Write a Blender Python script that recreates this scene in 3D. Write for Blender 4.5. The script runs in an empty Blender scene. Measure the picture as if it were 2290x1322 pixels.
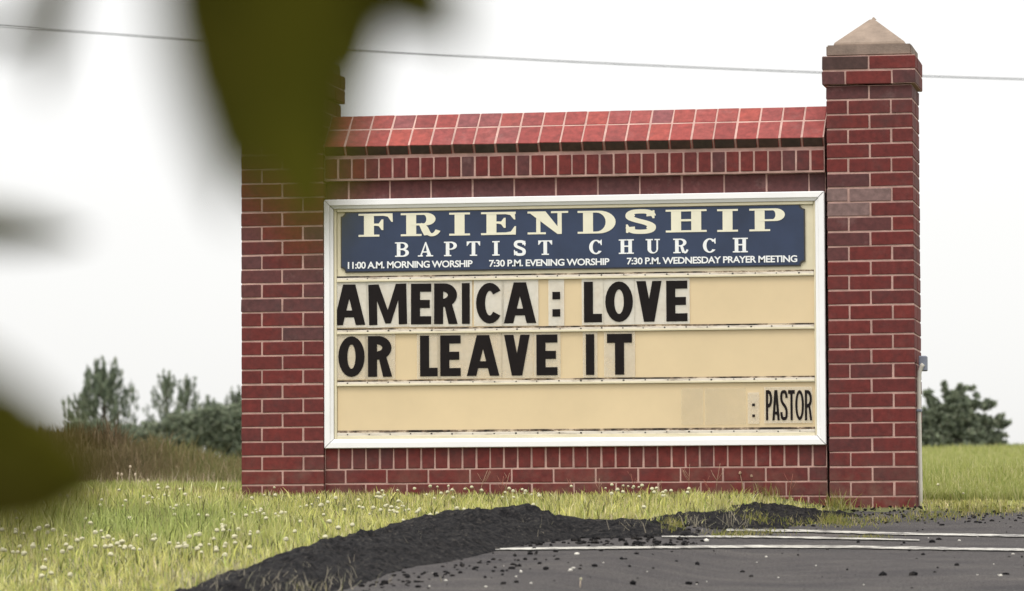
import bpy, bmesh, math, random
import numpy as np
from mathutils import Vector, Matrix, noise
from mathutils.geometry import tessellate_polygon
random.seed(11); rng = np.random.default_rng(7)
scene = bpy.context.scene
# ------------------------------------------------------------------ camera
F, CP = 9500.0, np.array([4.684, -19.494, -0.192])
YAW, PIT, ROL = -0.17205, 0.05399, -0.00421
FW = np.array([math.sin(YAW)*math.cos(PIT), math.cos(YAW)*math.cos(PIT), math.sin(PIT)])
_rt = np.array([math.cos(YAW), -math.sin(YAW), 0.0]); _up = np.cross(_rt, FW)
RT = _rt*math.cos(ROL)+_up*math.sin(ROL); UP = -_rt*math.sin(ROL)+_up*math.cos(ROL)
cam_d = bpy.data.cameras.new('camera'); cam = bpy.data.objects.new('camera', cam_d)
scene.collection.objects.link(cam)
cam.matrix_world = Matrix(((RT[0],UP[0],-FW[0],CP[0]),(RT[1],UP[1],-FW[1],CP[1]),(RT[2],UP[2],-FW[2],CP[2]),(0,0,0,1)))
cam_d.sensor_width = 36; cam_d.lens = 36*F/2290; cam_d.clip_start = 0.1; cam_d.clip_end = 2000
cam_d.dof.use_dof = True; cam_d.dof.focus_distance = 19.9; cam_d.dof.aperture_fstop = 6.6
scene.camera = cam
# ------------------------------------------------------------------ world, sun, exposure
SUN_EL, SUN_AZ = math.radians(62), math.radians(205)      # azimuth clockwise from +Y
w = bpy.data.worlds.new('World'); scene.world = w; w.use_nodes = True
nt = w.node_tree; nt.nodes.clear()
def wn(t, **k):
    n = nt.nodes.new(t)
    for a, v in k.items(): setattr(n, a, v)
    return n
sky = wn('ShaderNodeTexSky', sky_type='NISHITA', sun_disc=False, sun_elevation=SUN_EL, sun_rotation=SUN_AZ)
bg1 = wn('ShaderNodeBackground'); bg1.inputs[1].default_value = 0.05*0.6
hs = wn('ShaderNodeHueSaturation'); hs.inputs['Saturation'].default_value = 0.15
nt.links.new(sky.outputs[0], hs.inputs['Color']); nt.links.new(hs.outputs[0], bg1.inputs[0])
# overcast cloud layer: brightness (1 + 1.2 sin elevation) like a real closed cloud deck
tc = wn('ShaderNodeTexCoord'); sp = wn('ShaderNodeSeparateXYZ'); nt.links.new(tc.outputs['Generated'], sp.inputs[0])
ma = wn('ShaderNodeMath', operation='MAXIMUM'); nt.links.new(sp.outputs['Z'], ma.inputs[0]); ma.inputs[1].default_value = 0
mb = wn('ShaderNodeMath', operation='MULTIPLY_ADD'); nt.links.new(ma.outputs[0], mb.inputs[0]); mb.inputs[1].default_value = 1.15; mb.inputs[2].default_value = 0.69
bg2 = wn('ShaderNodeBackground'); bg2.inputs[0].default_value = (1.0, 0.995, 0.975, 1); nt.links.new(mb.outputs[0], bg2.inputs[1])
ad = wn('ShaderNodeAddShader'); wo = wn('ShaderNodeOutputWorld')
nt.links.new(bg1.outputs[0], ad.inputs[0]); nt.links.new(bg2.outputs[0], ad.inputs[1]); nt.links.new(ad.outputs[0], wo.inputs[0])
sl = bpy.data.lights.new('sun', 'SUN'); sl.energy = 1.5; sl.angle = math.radians(20); sl.color = (1, 0.96, 0.9)
so = bpy.data.objects.new('sun', sl); scene.collection.objects.link(so)
sd = Vector((math.sin(SUN_AZ)*math.cos(SUN_EL), math.cos(SUN_AZ)*math.cos(SUN_EL), math.sin(SUN_EL)))
so.rotation_euler = (sd).to_track_quat('Z', 'Y').to_euler(); so.location = (0, -10, 20)
scene.view_settings.view_transform = 'Standard'; scene.view_settings.look = 'None'
scene.view_settings.exposure = 0.10; scene.view_settings.gamma = 1.0

# ------------------------------------------------------------------ projection helpers
def ray(px, py):
    d = FW + RT*(px-1145)/F - UP*(py-661)/F
    return d
def onplane(px, py, Y):
    d = ray(px, py); t = (Y-CP[1])/d[1]; p = CP+d*t
    return p[0], p[2]
def atd(px, py, D):
    return CP + ray(px, py)*D
def project(P):
    d = P-CP; z = d@FW
    return 1145+F*(d@RT)/z, 661-F*(d@UP)/z
def sst(t): t = np.clip(t, 0, 1); return t*t*(3-2*t)
def g(X, Y):
    X = np.asarray(X, float); Y = np.asarray(Y, float)
    rb = sst((X-2.35)/0.5)*(1-sst((Y-0.5)/3))
    front = -0.05+0.062*np.minimum(Y, 0)-0.07*rb
    side = sst((X-(1.4-0.157*Y)+1.0+0.05*np.maximum(Y,0))/(2.0+0.1*np.maximum(Y,0)))
    zl = 0.006*np.clip(Y, 0, 10)+0.004*np.clip(Y-10, 0, 90)
    zr = 0.0185*np.clip(Y, 0, 46)+0.03*0-0.012*np.clip(Y-46, 0, 60)
    back = zl*(1-side)+zr*side
    mx = sst((-1.3-X)/3.1)
    mound = 0.44*mx*np.exp(-((Y-11)/1.5)**2)
    und = 0.012*np.sin(X*2.1+0.7)*np.cos(Y*1.7)+0.006*np.sin(X*5.3+Y*4.1)
    return front+back+mound+und*sst((np.abs(Y)-0.0)/2+0.3)
_T = np.concatenate([np.arange(8.0, 24, 0.12), np.arange(24, 70, 0.5)])
def ground_v(px, py):
    px = np.atleast_1d(np.asarray(px, float)); py = np.atleast_1d(np.asarray(py, float))
    d = FW[None]+RT[None]*((px-1145)/F)[:, None]-UP[None]*((py-661)/F)[:, None]
    p = CP+d[:, None, :]*_T[None, :, None]; b = p[..., 2] < g(p[..., 0], p[..., 1])
    k = np.clip(np.argmax(b, 1), 1, len(_T)-1); k[~b.any(1)] = len(_T)-1
    lo, hi = _T[k-1].copy(), _T[k].copy()
    for i in range(12):
        m = (lo+hi)/2; q = CP+d*m[:, None]; u = q[:, 2] < g(q[:, 0], q[:, 1]); hi = np.where(u, m, hi); lo = np.where(u, lo, m)
    return CP+d*hi[:, None]
def ground_at(px, py): return ground_v(px, py)[0]

# ------------------------------------------------------------------ object helpers
COL = scene.collection
def empty(name, loc=(0,0,0), rz=0, parent=None):
    o = bpy.data.objects.new(name, None); COL.objects.link(o); o.location = loc; o.rotation_euler = (0,0,rz)
    o.empty_display_size = 0.1
    if parent: o.parent = parent
    return o
def tag(o, label=None, cat=None, group=None, kind=None):
    if label: o['label'] = label
    if cat: o['category'] = cat
    if group: o['group'] = group
    if kind: o['kind'] = kind
    return o
def link(name, me, mat=None, parent=None, loc=(0,0,0), rot=(0,0,0)):
    o = bpy.data.objects.new(name, me); COL.objects.link(o)
    if mat is not None and len(me.materials) == 0: me.materials.append(mat)
    o.location = loc; o.rotation_euler = rot
    if parent: o.parent = parent
    return o
def mesh(name, vs, fs, smooth=False):
    me = bpy.data.meshes.new(name); me.from_pydata([tuple(v) for v in vs], [], fs); me.update()
    if smooth: me.polygons.foreach_set('use_smooth', [True]*len(me.polygons))
    return me
def tri_mesh(name, V, T, col=None, smooth=False):
    me = bpy.data.meshes.new(name); V = np.asarray(V, np.float32); T = np.asarray(T, np.int32)
    me.vertices.add(len(V)); me.vertices.foreach_set('co', V.ravel())
    me.loops.add(T.size); me.loops.foreach_set('vertex_index', T.ravel())
    me.polygons.add(len(T)); me.polygons.foreach_set('loop_start', np.arange(len(T), dtype=np.int32)*T.shape[1])
    if smooth: me.polygons.foreach_set('use_smooth', np.ones(len(T), bool))
    me.update(calc_edges=True)
    if col is not None:
        a = me.color_attributes.new('tint', 'FLOAT_COLOR', 'POINT'); c = np.ones((len(V), 4), np.float32); c[:, :3] = col
        a.data.foreach_set('color', c.ravel())
    return me
def box_bm(bm, x0, x1, y0, y1, z0, z1):
    vs = [bm.verts.new(p) for p in ((x0,y0,z0),(x1,y0,z0),(x1,y1,z0),(x0,y1,z0),(x0,y0,z1),(x1,y0,z1),(x1,y1,z1),(x0,y1,z1))]
    for f in ((3,2,1,0),(4,5,6,7),(0,1,5,4),(1,2,6,5),(2,3,7,6),(3,0,4,7)): bm.faces.new([vs[i] for i in f])
def box_me(name, x0, x1, y0, y1, z0, z1, bev=0, seg=1):
    bm = bmesh.new(); box_bm(bm, x0, x1, y0, y1, z0, z1)
    if bev: bmesh.ops.bevel(bm, geom=bm.edges[:], offset=bev, segments=seg, affect='EDGES')
    me = bpy.data.meshes.new(name); bm.to_mesh(me); bm.free(); return me
def tube_me(name, pts, rad, n=8):
    V = []; Fc = []; pts = [Vector(p) for p in pts]
    if not hasattr(rad, '__len__'): rad = [rad]*len(pts)
    for i, p in enumerate(pts):
        t = (pts[min(i+1, len(pts)-1)]-pts[max(i-1, 0)]).normalized()
        a = t.cross(Vector((0, 1, 0.13))).normalized(); b = t.cross(a)
        for k in range(n):
            an = 2*math.pi*k/n; V.append(p+(a*math.cos(an)+b*math.sin(an))*rad[i])
    for i in range(len(pts)-1):
        for k in range(n): Fc.append((i*n+k, i*n+(k+1) % n, (i+1)*n+(k+1) % n, (i+1)*n+k))
    Fc.append(tuple(range(n))[::-1]); Fc.append(tuple((len(pts)-1)*n+k for k in range(n)))
    return mesh(name, V, Fc, True)

# ------------------------------------------------------------------ materials
def mat(name):
    m = bpy.data.materials.new(name); m.use_nodes = True; t = m.node_tree
    b = t.nodes['Principled BSDF']; return m, t, b
def N(t, ty, **k):
    n = t.nodes.new(ty)
    for a, v in k.items():
        if a == 'ins':
            for kk, vv in v.items(): n.inputs[kk].default_value = vv
        else: setattr(n, a, v)
    return n
def ramp(t, stops):
    r = t.nodes.new('ShaderNodeValToRGB'); e = r.color_ramp.elements
    while len(e) < len(stops): e.new(0.5)
    for i, (p, c) in enumerate(stops): e[i].position = p; e[i].color = (*c, 1)
    return r
def mixc(t, a, b, fac, mode='MIX'):
    m = t.nodes.new('ShaderNodeMix'); m.data_type = 'RGBA'; m.blend_type = mode
    for s, v in ((6, a), (7, b), (0, fac)):
        if isinstance(v, tuple): m.inputs[s].default_value = (*v, 1)
        elif isinstance(v, (int, float)): m.inputs[s].default_value = v
        else: t.links.new(v, m.inputs[s])
    return m.outputs[2]
def noise_n(t, scale, detail=4, coord='Object', rough=0.6, vec=None):
    c = t.nodes.new('ShaderNodeTexCoord') if vec is None else None
    n = N(t, 'ShaderNodeTexNoise', ins={'Scale': scale, 'Detail': detail, 'Roughness': rough})
    t.links.new(c.outputs[coord] if vec is None else vec, n.inputs['Vector']); return n.outputs['Fac']
def bump(t, b, h, s, d=0.002):
    n = N(t, 'ShaderNodeBump', ins={'Strength': s, 'Distance': d}); t.links.new(h, n.inputs['Height']); t.links.new(n.outputs[0], b.inputs['Normal'])
def geopos(t): return t.nodes.new('ShaderNodeNewGeometry').outputs['Position']

def brick_mat(name, stops, stain=(0.05,0.035,0.035), stain_amt=0.5, bloom=0.25):
    m, t, b = mat(name)
    oi = t.nodes.new('ShaderNodeObjectInfo'); r = ramp(t, stops); t.links.new(oi.outputs['Random'], r.inputs[0])
    pos = geopos(t)
    n1 = noise_n(t, 34, 5, vec=pos); r1 = ramp(t, [(0.35, (0.72,)*3), (0.7, (1.18,)*3)]); t.links.new(n1, r1.inputs[0])
    c = mixc(t, r.outputs[0], r1.outputs[0], 1.0, 'MULTIPLY')
    n2 = noise_n(t, 3.1, 5, vec=pos, rough=0.7); r2 = ramp(t, [(0.5, (0,)*3), (0.72, (stain_amt,)*3)]); t.links.new(n2, r2.inputs[0])
    c = mixc(t, c, stain, r2.outputs[0])
    n3 = noise_n(t, 5.3, 6, vec=pos, rough=0.75); r3 = ramp(t, [(0.56, (0,)*3), (0.78, (bloom,)*3)]); t.links.new(n3, r3.inputs[0])
    c = mixc(t, c, (0.34, 0.24, 0.22), r3.outputs[0])
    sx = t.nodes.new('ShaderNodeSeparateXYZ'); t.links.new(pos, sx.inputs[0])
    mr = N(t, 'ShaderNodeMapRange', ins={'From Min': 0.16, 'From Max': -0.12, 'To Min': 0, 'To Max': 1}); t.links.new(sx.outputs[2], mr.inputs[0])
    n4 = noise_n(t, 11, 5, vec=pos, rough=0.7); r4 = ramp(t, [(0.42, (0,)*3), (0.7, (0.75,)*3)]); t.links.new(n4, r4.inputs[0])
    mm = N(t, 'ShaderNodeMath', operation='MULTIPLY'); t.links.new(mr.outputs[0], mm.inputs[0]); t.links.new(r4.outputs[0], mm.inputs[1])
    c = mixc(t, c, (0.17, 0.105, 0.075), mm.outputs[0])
    t.links.new(c, b.inputs['Base Color']); b.inputs['Roughness'].default_value = 0.85
    bump(t, b, noise_n(t, 160, 3, vec=pos), 0.5, 0.0015)
    return m
M = {}
M['brick'] = brick_mat('brick_red', [(0, (0.115, 0.018, 0.016)), (0.25, (0.148, 0.019, 0.016)), (0.5, (0.126, 0.020, 0.018)), (0.8, (0.160, 0.021, 0.017)), (1, (0.108, 0.022, 0.021))], bloom=0.12)
M['plum'] = brick_mat('brick_plum', [(0, (0.095, 0.028, 0.028)), (0.5, (0.12, 0.034, 0.033)), (1, (0.10, 0.036, 0.036))], bloom=0.35)
M['pale'] = brick_mat('brick_pale_bloom', [(0, (0.19, 0.11, 0.105)), (1, (0.22, 0.14, 0.13))], bloom=0.5, stain_amt=0.2)
M['sooty'] = brick_mat('brick_sooty', [(0, (0.06, 0.032, 0.028)), (1, (0.085, 0.038, 0.032))], stain_amt=0.8)
M['cope'] = brick_mat('brick_coping', [(0, (0.23, 0.042, 0.038)), (0.3, (0.30, 0.052, 0.044)), (0.6, (0.26, 0.056, 0.052)), (0.85, (0.32, 0.060, 0.045)), (1, (0.21, 0.062, 0.065))], stain_amt=0.3, bloom=0.25)
M['mildew_shade'] = brick_mat('brick_mildew_shade', [(0, (0.055, 0.035, 0.026)), (0.5, (0.085, 0.040, 0.030)), (1, (0.045, 0.036, 0.026))], stain=(0.03,0.03,0.02), stain_amt=0.8, bloom=0.1)  # mildew stain on coping ends, with the lip's shade also painted into the colour
def simple(name, col, rough=0.7, var=0.15, sc=8, bumps=0, bsc=60, vals=None, metal=0):
    m, t, b = mat(name); pos = geopos(t)
    n = noise_n(t, sc, 5, vec=pos, rough=0.65); r = ramp(t, [(0.3, tuple(c*(1-var) for c in col)), (0.7, tuple(min(1, c*(1+var)) for c in col))])
    t.links.new(n, r.inputs[0]); t.links.new(r.outputs[0], b.inputs['Base Color'])
    b.inputs['Roughness'].default_value = rough; b.inputs['Metallic'].default_value = metal
    if bumps: bump(t, b, noise_n(t, bsc, 4, vec=pos), bumps, 0.004)
    return m
M['mortar'] = simple('mortar', (0.46, 0.29, 0.25), 0.95, 0.28, 9, 0.5, 200)
M['stone'] = simple('cast_stone', (0.27, 0.205, 0.16), 0.9, 0.2, 14, 0.4, 120)
M['stone_dark'] = simple('cast_stone_weathered', (0.22, 0.165, 0.135), 0.9, 0.35, 9, 0.4, 120)
M['frame'] = simple('white_enamel', (0.89, 0.88, 0.885), 0.35, 0.03, 5)
M['frame_cream'] = simple('cream_enamel', (0.72, 0.65, 0.47), 0.4, 0.08, 6)
M['seal'] = simple('dark_seal', (0.05, 0.045, 0.04), 0.6)
M['panel'] = simple('cream_acrylic', (0.71, 0.56, 0.345), 0.3, 0.06, 1.8)
M['navy'] = simple('navy_acrylic', (0.021, 0.036, 0.082), 0.5, 0.25, 3.2)
M['cream_letter'] = simple('cream_lettering', (0.80, 0.76, 0.60), 0.5, 0.05)
M['white_letter'] = simple('white_lettering', (0.85, 0.86, 0.86), 0.5, 0.03)
M['black_letter'] = simple('black_lettering', (0.010, 0.007, 0.007), 0.6, 0.2, 20); M['black_letter'].node_tree.nodes['Principled BSDF'].inputs['Specular IOR Level'].default_value = 0.15
M['pvc'] = simple('grey_conduit', (0.62, 0.59, 0.52), 0.5, 0.1)
M['boxgrey'] = simple('grey_box', (0.22, 0.24, 0.30), 0.5, 0.1)
M['bark'] = simple('bark', (0.09, 0.07, 0.055), 0.9, 0.4, 30, 0.6, 40)
M['wire'] = simple('cable_black', (0.02, 0.02, 0.022), 0.9); M['wire'].node_tree.nodes['Principled BSDF'].inputs['Specular IOR Level'].default_value = 0.0
M['wood'] = simple('weathered_pole', (0.12, 0.09, 0.07), 0.9, 0.3, 5, 0.5, 30)
M['clover'] = simple('clover_white', (0.50, 0.47, 0.31), 0.8, 0.12, 300)
M['straw'] = simple('dry_stem', (0.36, 0.24, 0.16), 0.8, 0.3, 90)
M['straw_pale'] = simple('dry_stem_pale', (0.55, 0.44, 0.33), 0.8, 0.2, 90)
M['redstem'] = simple('red_stem', (0.32, 0.12, 0.08), 0.8, 0.3, 60)
# rails: aluminium lip with dirt collected along the channel
m, t, b = mat('rail_dirty'); M['rail'] = m; pos = geopos(t)
mp = N(t, 'ShaderNodeMapping'); mp.inputs['Scale'].default_value = (7, 1, 55); t.links.new(pos, mp.inputs[0])
n = noise_n(t, 1, 6, vec=mp.outputs[0], rough=0.75); r = ramp(t, [(0.50, (0.70, 0.64, 0.55)), (0.60, (0.48, 0.42, 0.34)), (0.70, (0.16, 0.12, 0.09))]); t.links.new(n, r.inputs[0])
t.links.new(r.outputs[0], b.inputs['Base Color']); b.inputs['Roughness'].default_value = 0.6
m, t, b = mat('rail_dirt'); M['dirt'] = m; pos = geopos(t)
mp = N(t, 'ShaderNodeMapping'); mp.inputs['Scale'].default_value = (5, 1, 9); t.links.new(pos, mp.inputs[0])
n = noise_n(t, 1, 6, vec=mp.outputs[0], rough=0.8); r = ramp(t, [(0.40, (0.55, 0.45, 0.33)), (0.46, (0.22, 0.16, 0.11)), (0.54, (0.03, 0.022, 0.016))]); t.links.new(n, r.inputs[0])
t.links.new(r.outputs[0], b.inputs['Base Color']); b.inputs['Roughness'].default_value = 0.9
# clear plastic tile, slightly milky
def tile_mat(name, col, op):
    m, t, b = mat(name); b.inputs['Base Color'].default_value = (*col, 1); b.inputs['Roughness'].default_value = 0.25
    tr = t.nodes.new('ShaderNodeBsdfTransparent'); mx = t.nodes.new('ShaderNodeMixShader')
    pos = geopos(t); n = noise_n(t, 9, 3, vec=pos); r = ramp(t, [(0.3, (op*0.75,)*3), (0.7, (min(1, op*1.25),)*3)]); t.links.new(n, r.inputs[0])
    t.links.new(r.outputs[0], mx.inputs[0]); t.links.new(tr.outputs[0], mx.inputs[1]); t.links.new(b.outputs[0], mx.inputs[2])
    t.links.new(mx.outputs[0], t.nodes['Material Output'].inputs[0]); return m
M['tile'] = tile_mat('milky_clear_plastic', (0.88, 0.85, 0.78), 0.45); M['tile_blank'] = tile_mat('faint_plate', (0.68, 0.62, 0.48), 0.14)
M['tile_warm'] = tile_mat('yellowed_clear_plastic', (0.82, 0.75, 0.62), 0.34)
# blades and leaves: colour from the tint attribute
def leafy(name, trans=0.3, mult=1.0):
    m, t, b = mat(name); t.nodes.remove(b)
    a = N(t, 'ShaderNodeAttribute', attribute_name='tint'); d = t.nodes.new('ShaderNodeBsdfDiffuse'); tl = t.nodes.new('ShaderNodeBsdfTranslucent')
    mx = t.nodes.new('ShaderNodeMixShader'); mx.inputs[0].default_value = trans
    t.links.new(a.outputs['Color'], d.inputs[0]); t.links.new(a.outputs['Color'], tl.inputs[0])
    t.links.new(d.outputs[0], mx.inputs[1]); t.links.new(tl.outputs[0], mx.inputs[2]); t.links.new(mx.outputs[0], t.nodes['Material Output'].inputs[0]); return m
M['blade'] = leafy('grass_blade', 0.45); M['needle'] = leafy('foliage', 0.38)
m, t, b = mat('near_leaf'); M['leaf'] = m; pos = geopos(t)
n = noise_n(t, 40, 3, vec=pos); oi = t.nodes.new('ShaderNodeObjectInfo'); r = ramp(t, [(0.35, (0.040, 0.037, 0.0055)), (0.7, (0.072, 0.060, 0.009))]); ov = ramp(t, [(0, (0.75, 0.75, 0.75)), (1, (1.5, 1.65, 1.1))]); t.links.new(n, r.inputs[0])
t.links.new(oi.outputs['Random'], ov.inputs[0]); t.links.new(mixc(t, r.outputs[0], ov.outputs[0], 1.0, 'MULTIPLY'), b.inputs['Base Color']); b.inputs['Roughness'].default_value = 0.9; b.inputs['Specular IOR Level'].default_value = 0.05
tl = t.nodes.new('ShaderNodeBsdfTranslucent'); tl.inputs[0].default_value = (0.10, 0.10, 0.012, 1); mx = t.nodes.new('ShaderNodeMixShader'); mx.inputs[0].default_value = 0.3
t.links.new(b.outputs[0], mx.inputs[1]); t.links.new(tl.outputs[0], mx.inputs[2]); t.links.new(mx.outputs[0], t.nodes['Material Output'].inputs[0])
# soil under the grass, patched by position noise
m, t, b = mat('field_soil'); M['soil'] = m; pos = geopos(t)
n = noise_n(t, 1.7, 6, vec=pos, rough=0.7); r = ramp(t, [(0.35, (0.07, 0.08, 0.025)), (0.55, (0.11, 0.11, 0.038)), (0.7, (0.13, 0.10, 0.06))]); t.links.new(n, r.inputs[0])
t.links.new(r.outputs[0], b.inputs['Base Color']); b.inputs['Roughness'].default_value = 1; bump(t, b, noise_n(t, 25, 6, vec=pos), 0.8, 0.02)
# asphalt
m, t, b = mat('asphalt'); M['asphalt'] = m; pos = geopos(t)
n1 = noise_n(t, 120, 6, vec=pos, rough=0.85); r1 = ramp(t, [(0.36, (0.35,)*3), (0.64, (1.7,)*3)]); t.links.new(n1, r1.inputs[0])
mp = N(t, 'ShaderNodeMapping'); mp.inputs['Scale'].default_value = (0.9, 2.6, 1); t.links.new(pos, mp.inputs[0])
n2 = noise_n(t, 1.6, 8, vec=mp.outputs[0], rough=0.7); r2 = ramp(t, [(0.30, (0.052, 0.049, 0.051)), (0.46, (0.078, 0.071, 0.071)), (0.58, (0.092, 0.084, 0.081)), (0.72, (0.125, 0.110, 0.104))]); t.links.new(n2, r2.inputs[0])
c = mixc(t, r2.outputs[0], r1.outputs[0], 1.0, 'MULTIPLY'); t.links.new(c, b.inputs['Base Color']); b.inputs['Roughness'].default_value = 0.95; b.inputs['Specular IOR Level'].default_value = 0.15
bump(t, b, n1, 1.0, 0.008)
m, t, b = mat('raw_asphalt_berm'); M['berm'] = m; pos = geopos(t); b.inputs['Specular IOR Level'].default_value = 0.08
n1 = noise_n(t, 60, 6, vec=pos, rough=0.75); r1 = ramp(t, [(0.38, (0.003, 0.003, 0.004)), (0.52, (0.016, 0.015, 0.016)), (0.62, (0.045, 0.040, 0.036)), (0.74, (0.14, 0.12, 0.105))]); t.links.new(n1, r1.inputs[0])
t.links.new(r1.outputs[0], b.inputs['Base Color']); b.inputs['Roughness'].default_value = 0.75; bump(t, b, n1, 1.0, 0.012)
m, t, b = mat('road_paint'); M['paint'] = m; pos = geopos(t)
mp = N(t, 'ShaderNodeMapping'); mp.inputs['Scale'].default_value = (4.5, 6, 1); t.links.new(pos, mp.inputs[0])
n = noise_n(t, 1.5, 7, vec=mp.outputs[0], rough=0.8); r = ramp(t, [(0.41, (0.09, 0.082, 0.078)), (0.55, (0.50, 0.48, 0.43))]); t.links.new(n, r.inputs[0])
t.links.new(r.outputs[0], b.inputs['Base Color']); b.inputs['Roughness'].default_value = 0.6

# ------------------------------------------------------------------ terrain
def lin(a, b, s): return np.arange(a, b, s)
gx = np.concatenate([[-400,-250,-160,-110,-80,-60,-50,-42], lin(-36,-3,.45), lin(-3,6.5,.09), lin(6.5,12,.4), [13,16,20,27,36,50,80,130,220,400]])
gy = np.concatenate([[-120,-60,-35,-25], lin(-22,-8,.5), lin(-8,1.2,.09), lin(1.2,20,.25), lin(20,75,.9), [77,82,90,100,115,135,160,200,260,350,500,800]])
GX, GY = np.meshgrid(gx, gy); GZ = g(GX, GY)
EDGE = np.array([(-200,1560),(300,1405),(430,1345),(560,1316),(700,1268),(850,1226),(1000,1194),(1100,1182),(1250,1176),(1420,1178),(1560,1179),(1740,1165),(1860,1156),(1930,1149),(2050,1146),(2290,1151),(2700,1146)], float)
def edge_y(px): return np.interp(px, EDGE[:,0], EDGE[:,1])
_px, _py = project(np.c_[GX.ravel(), GY.ravel(), GZ.ravel()])
_dz = (np.c_[GX.ravel(), GY.ravel(), GZ.ravel()]-CP)@FW
GZ = GZ-(0.05*((_dz > 5) & (_py > edge_y(_px)+9) & (GY.ravel() > -9))).reshape(GZ.shape)
nx, ny = len(gx), len(gy)
idx = np.arange(nx*ny).reshape(ny, nx)
Q = np.stack([idx[:-1,:-1], idx[:-1,1:], idx[1:,1:], idx[1:,:-1]], -1).reshape(-1, 4)
tag(link('ground', tri_mesh('ground', np.c_[GX.ravel(), GY.ravel(), GZ.ravel()], Q, smooth=True), M['soil']), kind='structure')

cols = np.linspace(-150, 2700, 260); rows = np.concatenate([np.arange(0, 190, 6.0), np.arange(190, 400, 20.0), [450, 550, 700, 900, 1100, 1400]])
CX, RY = np.meshgrid(cols, rows, indexing='ij'); jit = np.array([4*noise.noise(Vector((c*0.02, 3, 0))) for c in cols])
RY = np.where(RY >= 400, RY+edge_y(CX), RY+edge_y(CX)+jit[:, None])
V = ground_v(CX.ravel(), RY.ravel()); V[:,2] = g(V[:,0], V[:,1])+0.008
nr = len(rows); ii = np.arange(len(V)).reshape(len(cols), nr)
Q = np.stack([ii[:-1,:-1], ii[:-1,1:], ii[1:,1:], ii[1:,:-1]], -1).reshape(-1, 4)
tag(link('road', tri_mesh('road', V, Q, smooth=True), M['asphalt']), kind='structure')
# painted lines
def paint_line(pts, wpx, gap=None):
    V = []; Fc = []
    xs = np.arange(pts[0][0], pts[-1][0], 8.0); P = np.array(pts, float)
    for x in xs:
        yc = np.interp(x, P[:,0], P[:,1]); e = 0.9*noise.noise(Vector((x*0.05, yc, 1)))
        ww = np.interp(x, P[:,0], wpx)
        for s in (-1, 1):
            p = ground_at(x, yc+s*(ww/2+e)); V.append((p[0], p[1], g(p[0], p[1])+0.013))
    for i in range(len(xs)-1): Fc.append((2*i, 2*i+1, 2*i+3, 2*i+2))
    return V, Fc
for pts, wp, lb in (([(1060,1236),(1300,1233),(1500,1231),(1700,1229),(1900,1230),(2290,1237),(2500,1242)], [3,5,5,6,6,5,5], 'long white painted line nearest the camera on the asphalt'),
                ([(1625,1192),(1800,1194),(2000,1200),(2290,1205),(2500,1208)], [5,5,5,4.5,4.5], 'white painted line farthest back, in front of the right brick pier'),
                ([(1480,1207),(1680,1207),(1900,1211),(2060,1215)], [3,4,4,2], 'short faded white line between the two long painted lines')):
    V, Fc = paint_line(pts, wp)
    o = link('road_line', mesh('road_line', V, Fc), M['paint']); tag(o, lb, kind='structure')
# berm of raw asphalt
def berm(name, C, lb, seed):
    P = np.array([(*ground_at(c[0], c[1])[:2], c[2], c[3]) for c in C])
    s = np.r_[0, np.cumsum(np.hypot(np.diff(P[:,0]), np.diff(P[:,1])))]
    ns = int(s[-1]/0.022); ss = np.linspace(0, s[-1], ns); nt_ = 34
    X = np.interp(ss, s, P[:,0]); Y = np.interp(ss, s, P[:,1]); Hh = np.interp(ss, s, P[:,2]); Wd = np.interp(ss, s, P[:,3])
    k = np.ones(15)/15
    Xs = np.convolve(np.pad(X, 7, 'edge'), k, 'valid'); Ys = np.convolve(np.pad(Y, 7, 'edge'), k, 'valid')
    dx = np.gradient(Xs); dy = np.gradient(Ys); L = np.hypot(dx, dy)+1e-9; nxn, nyn = -dy/L, dx/L
    V = []
    for i in range(ns):
        for j in range(nt_):
            t_ = -1+2*j/(nt_-1)
            x = Xs[i]+nxn[i]*t_*Wd[i]; y = Ys[i]+nyn[i]*t_*Wd[i]
            pr = max(0, 1-abs(t_)**1.7)
            nz = noise.fractal(Vector((x*7, y*7, seed)), 0.8, 2.1, 5)*(0.010+0.22*Hh[i])*pr**0.5+noise.noise(Vector((x*38, y*38, seed)))*0.017*pr**0.5+noise.noise(Vector((x*80, y*80, seed)))*0.006*pr**0.5+noise.noise(Vector((x*2.2, y*2.2, seed)))*0.18*Hh[i]*pr
            z = g(x, y)+Hh[i]*pr+nz-0.004*(1 if pr < 0.02 else 0)+0.006
            V.append((x+noise.noise(Vector((x*20, y*20, 9)))*0.012, y, float(z)))
    ii = np.arange(len(V)).reshape(ns, nt_); Q = np.stack([ii[:-1,:-1], ii[1:,:-1], ii[1:,1:], ii[:-1,1:]], -1).reshape(-1, 4)
    o = link(name, tri_mesh(name, V, Q), M['berm']); tag(o, lb, kind='structure'); return P
berm('asphalt_berm', [(150,1460,.05,.22),(430,1368,.045,.22),(560,1334,.055,.25),(700,1292,.072,.30),(850,1250,.080,.34),(1000,1214,.085,.38),(1100,1199,.095,.42),(1180,1190,.088,.42),(1220,1189,.062,.38),(1265,1189,.030,.34),(1330,1191,.026,.32),(1420,1192,.032,.3),(1500,1197,.014,.22),(1570,1203,.002,.12)], 'long black ridge of rough spilled asphalt beside the grass', 1.3)
berm('asphalt_berm', [(1478,1174,.004,.10),(1500,1173,.020,.15),(1550,1171,.030,.17),(1640,1169,.026,.18),(1690,1164,.028,.18),(1740,1157,.036,.19),(1800,1154,.036,.19),(1845,1157,.022,.16),(1890,1163,.003,.10)], 'short black asphalt lump in front of the sign wall right end', 4.7)

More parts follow.
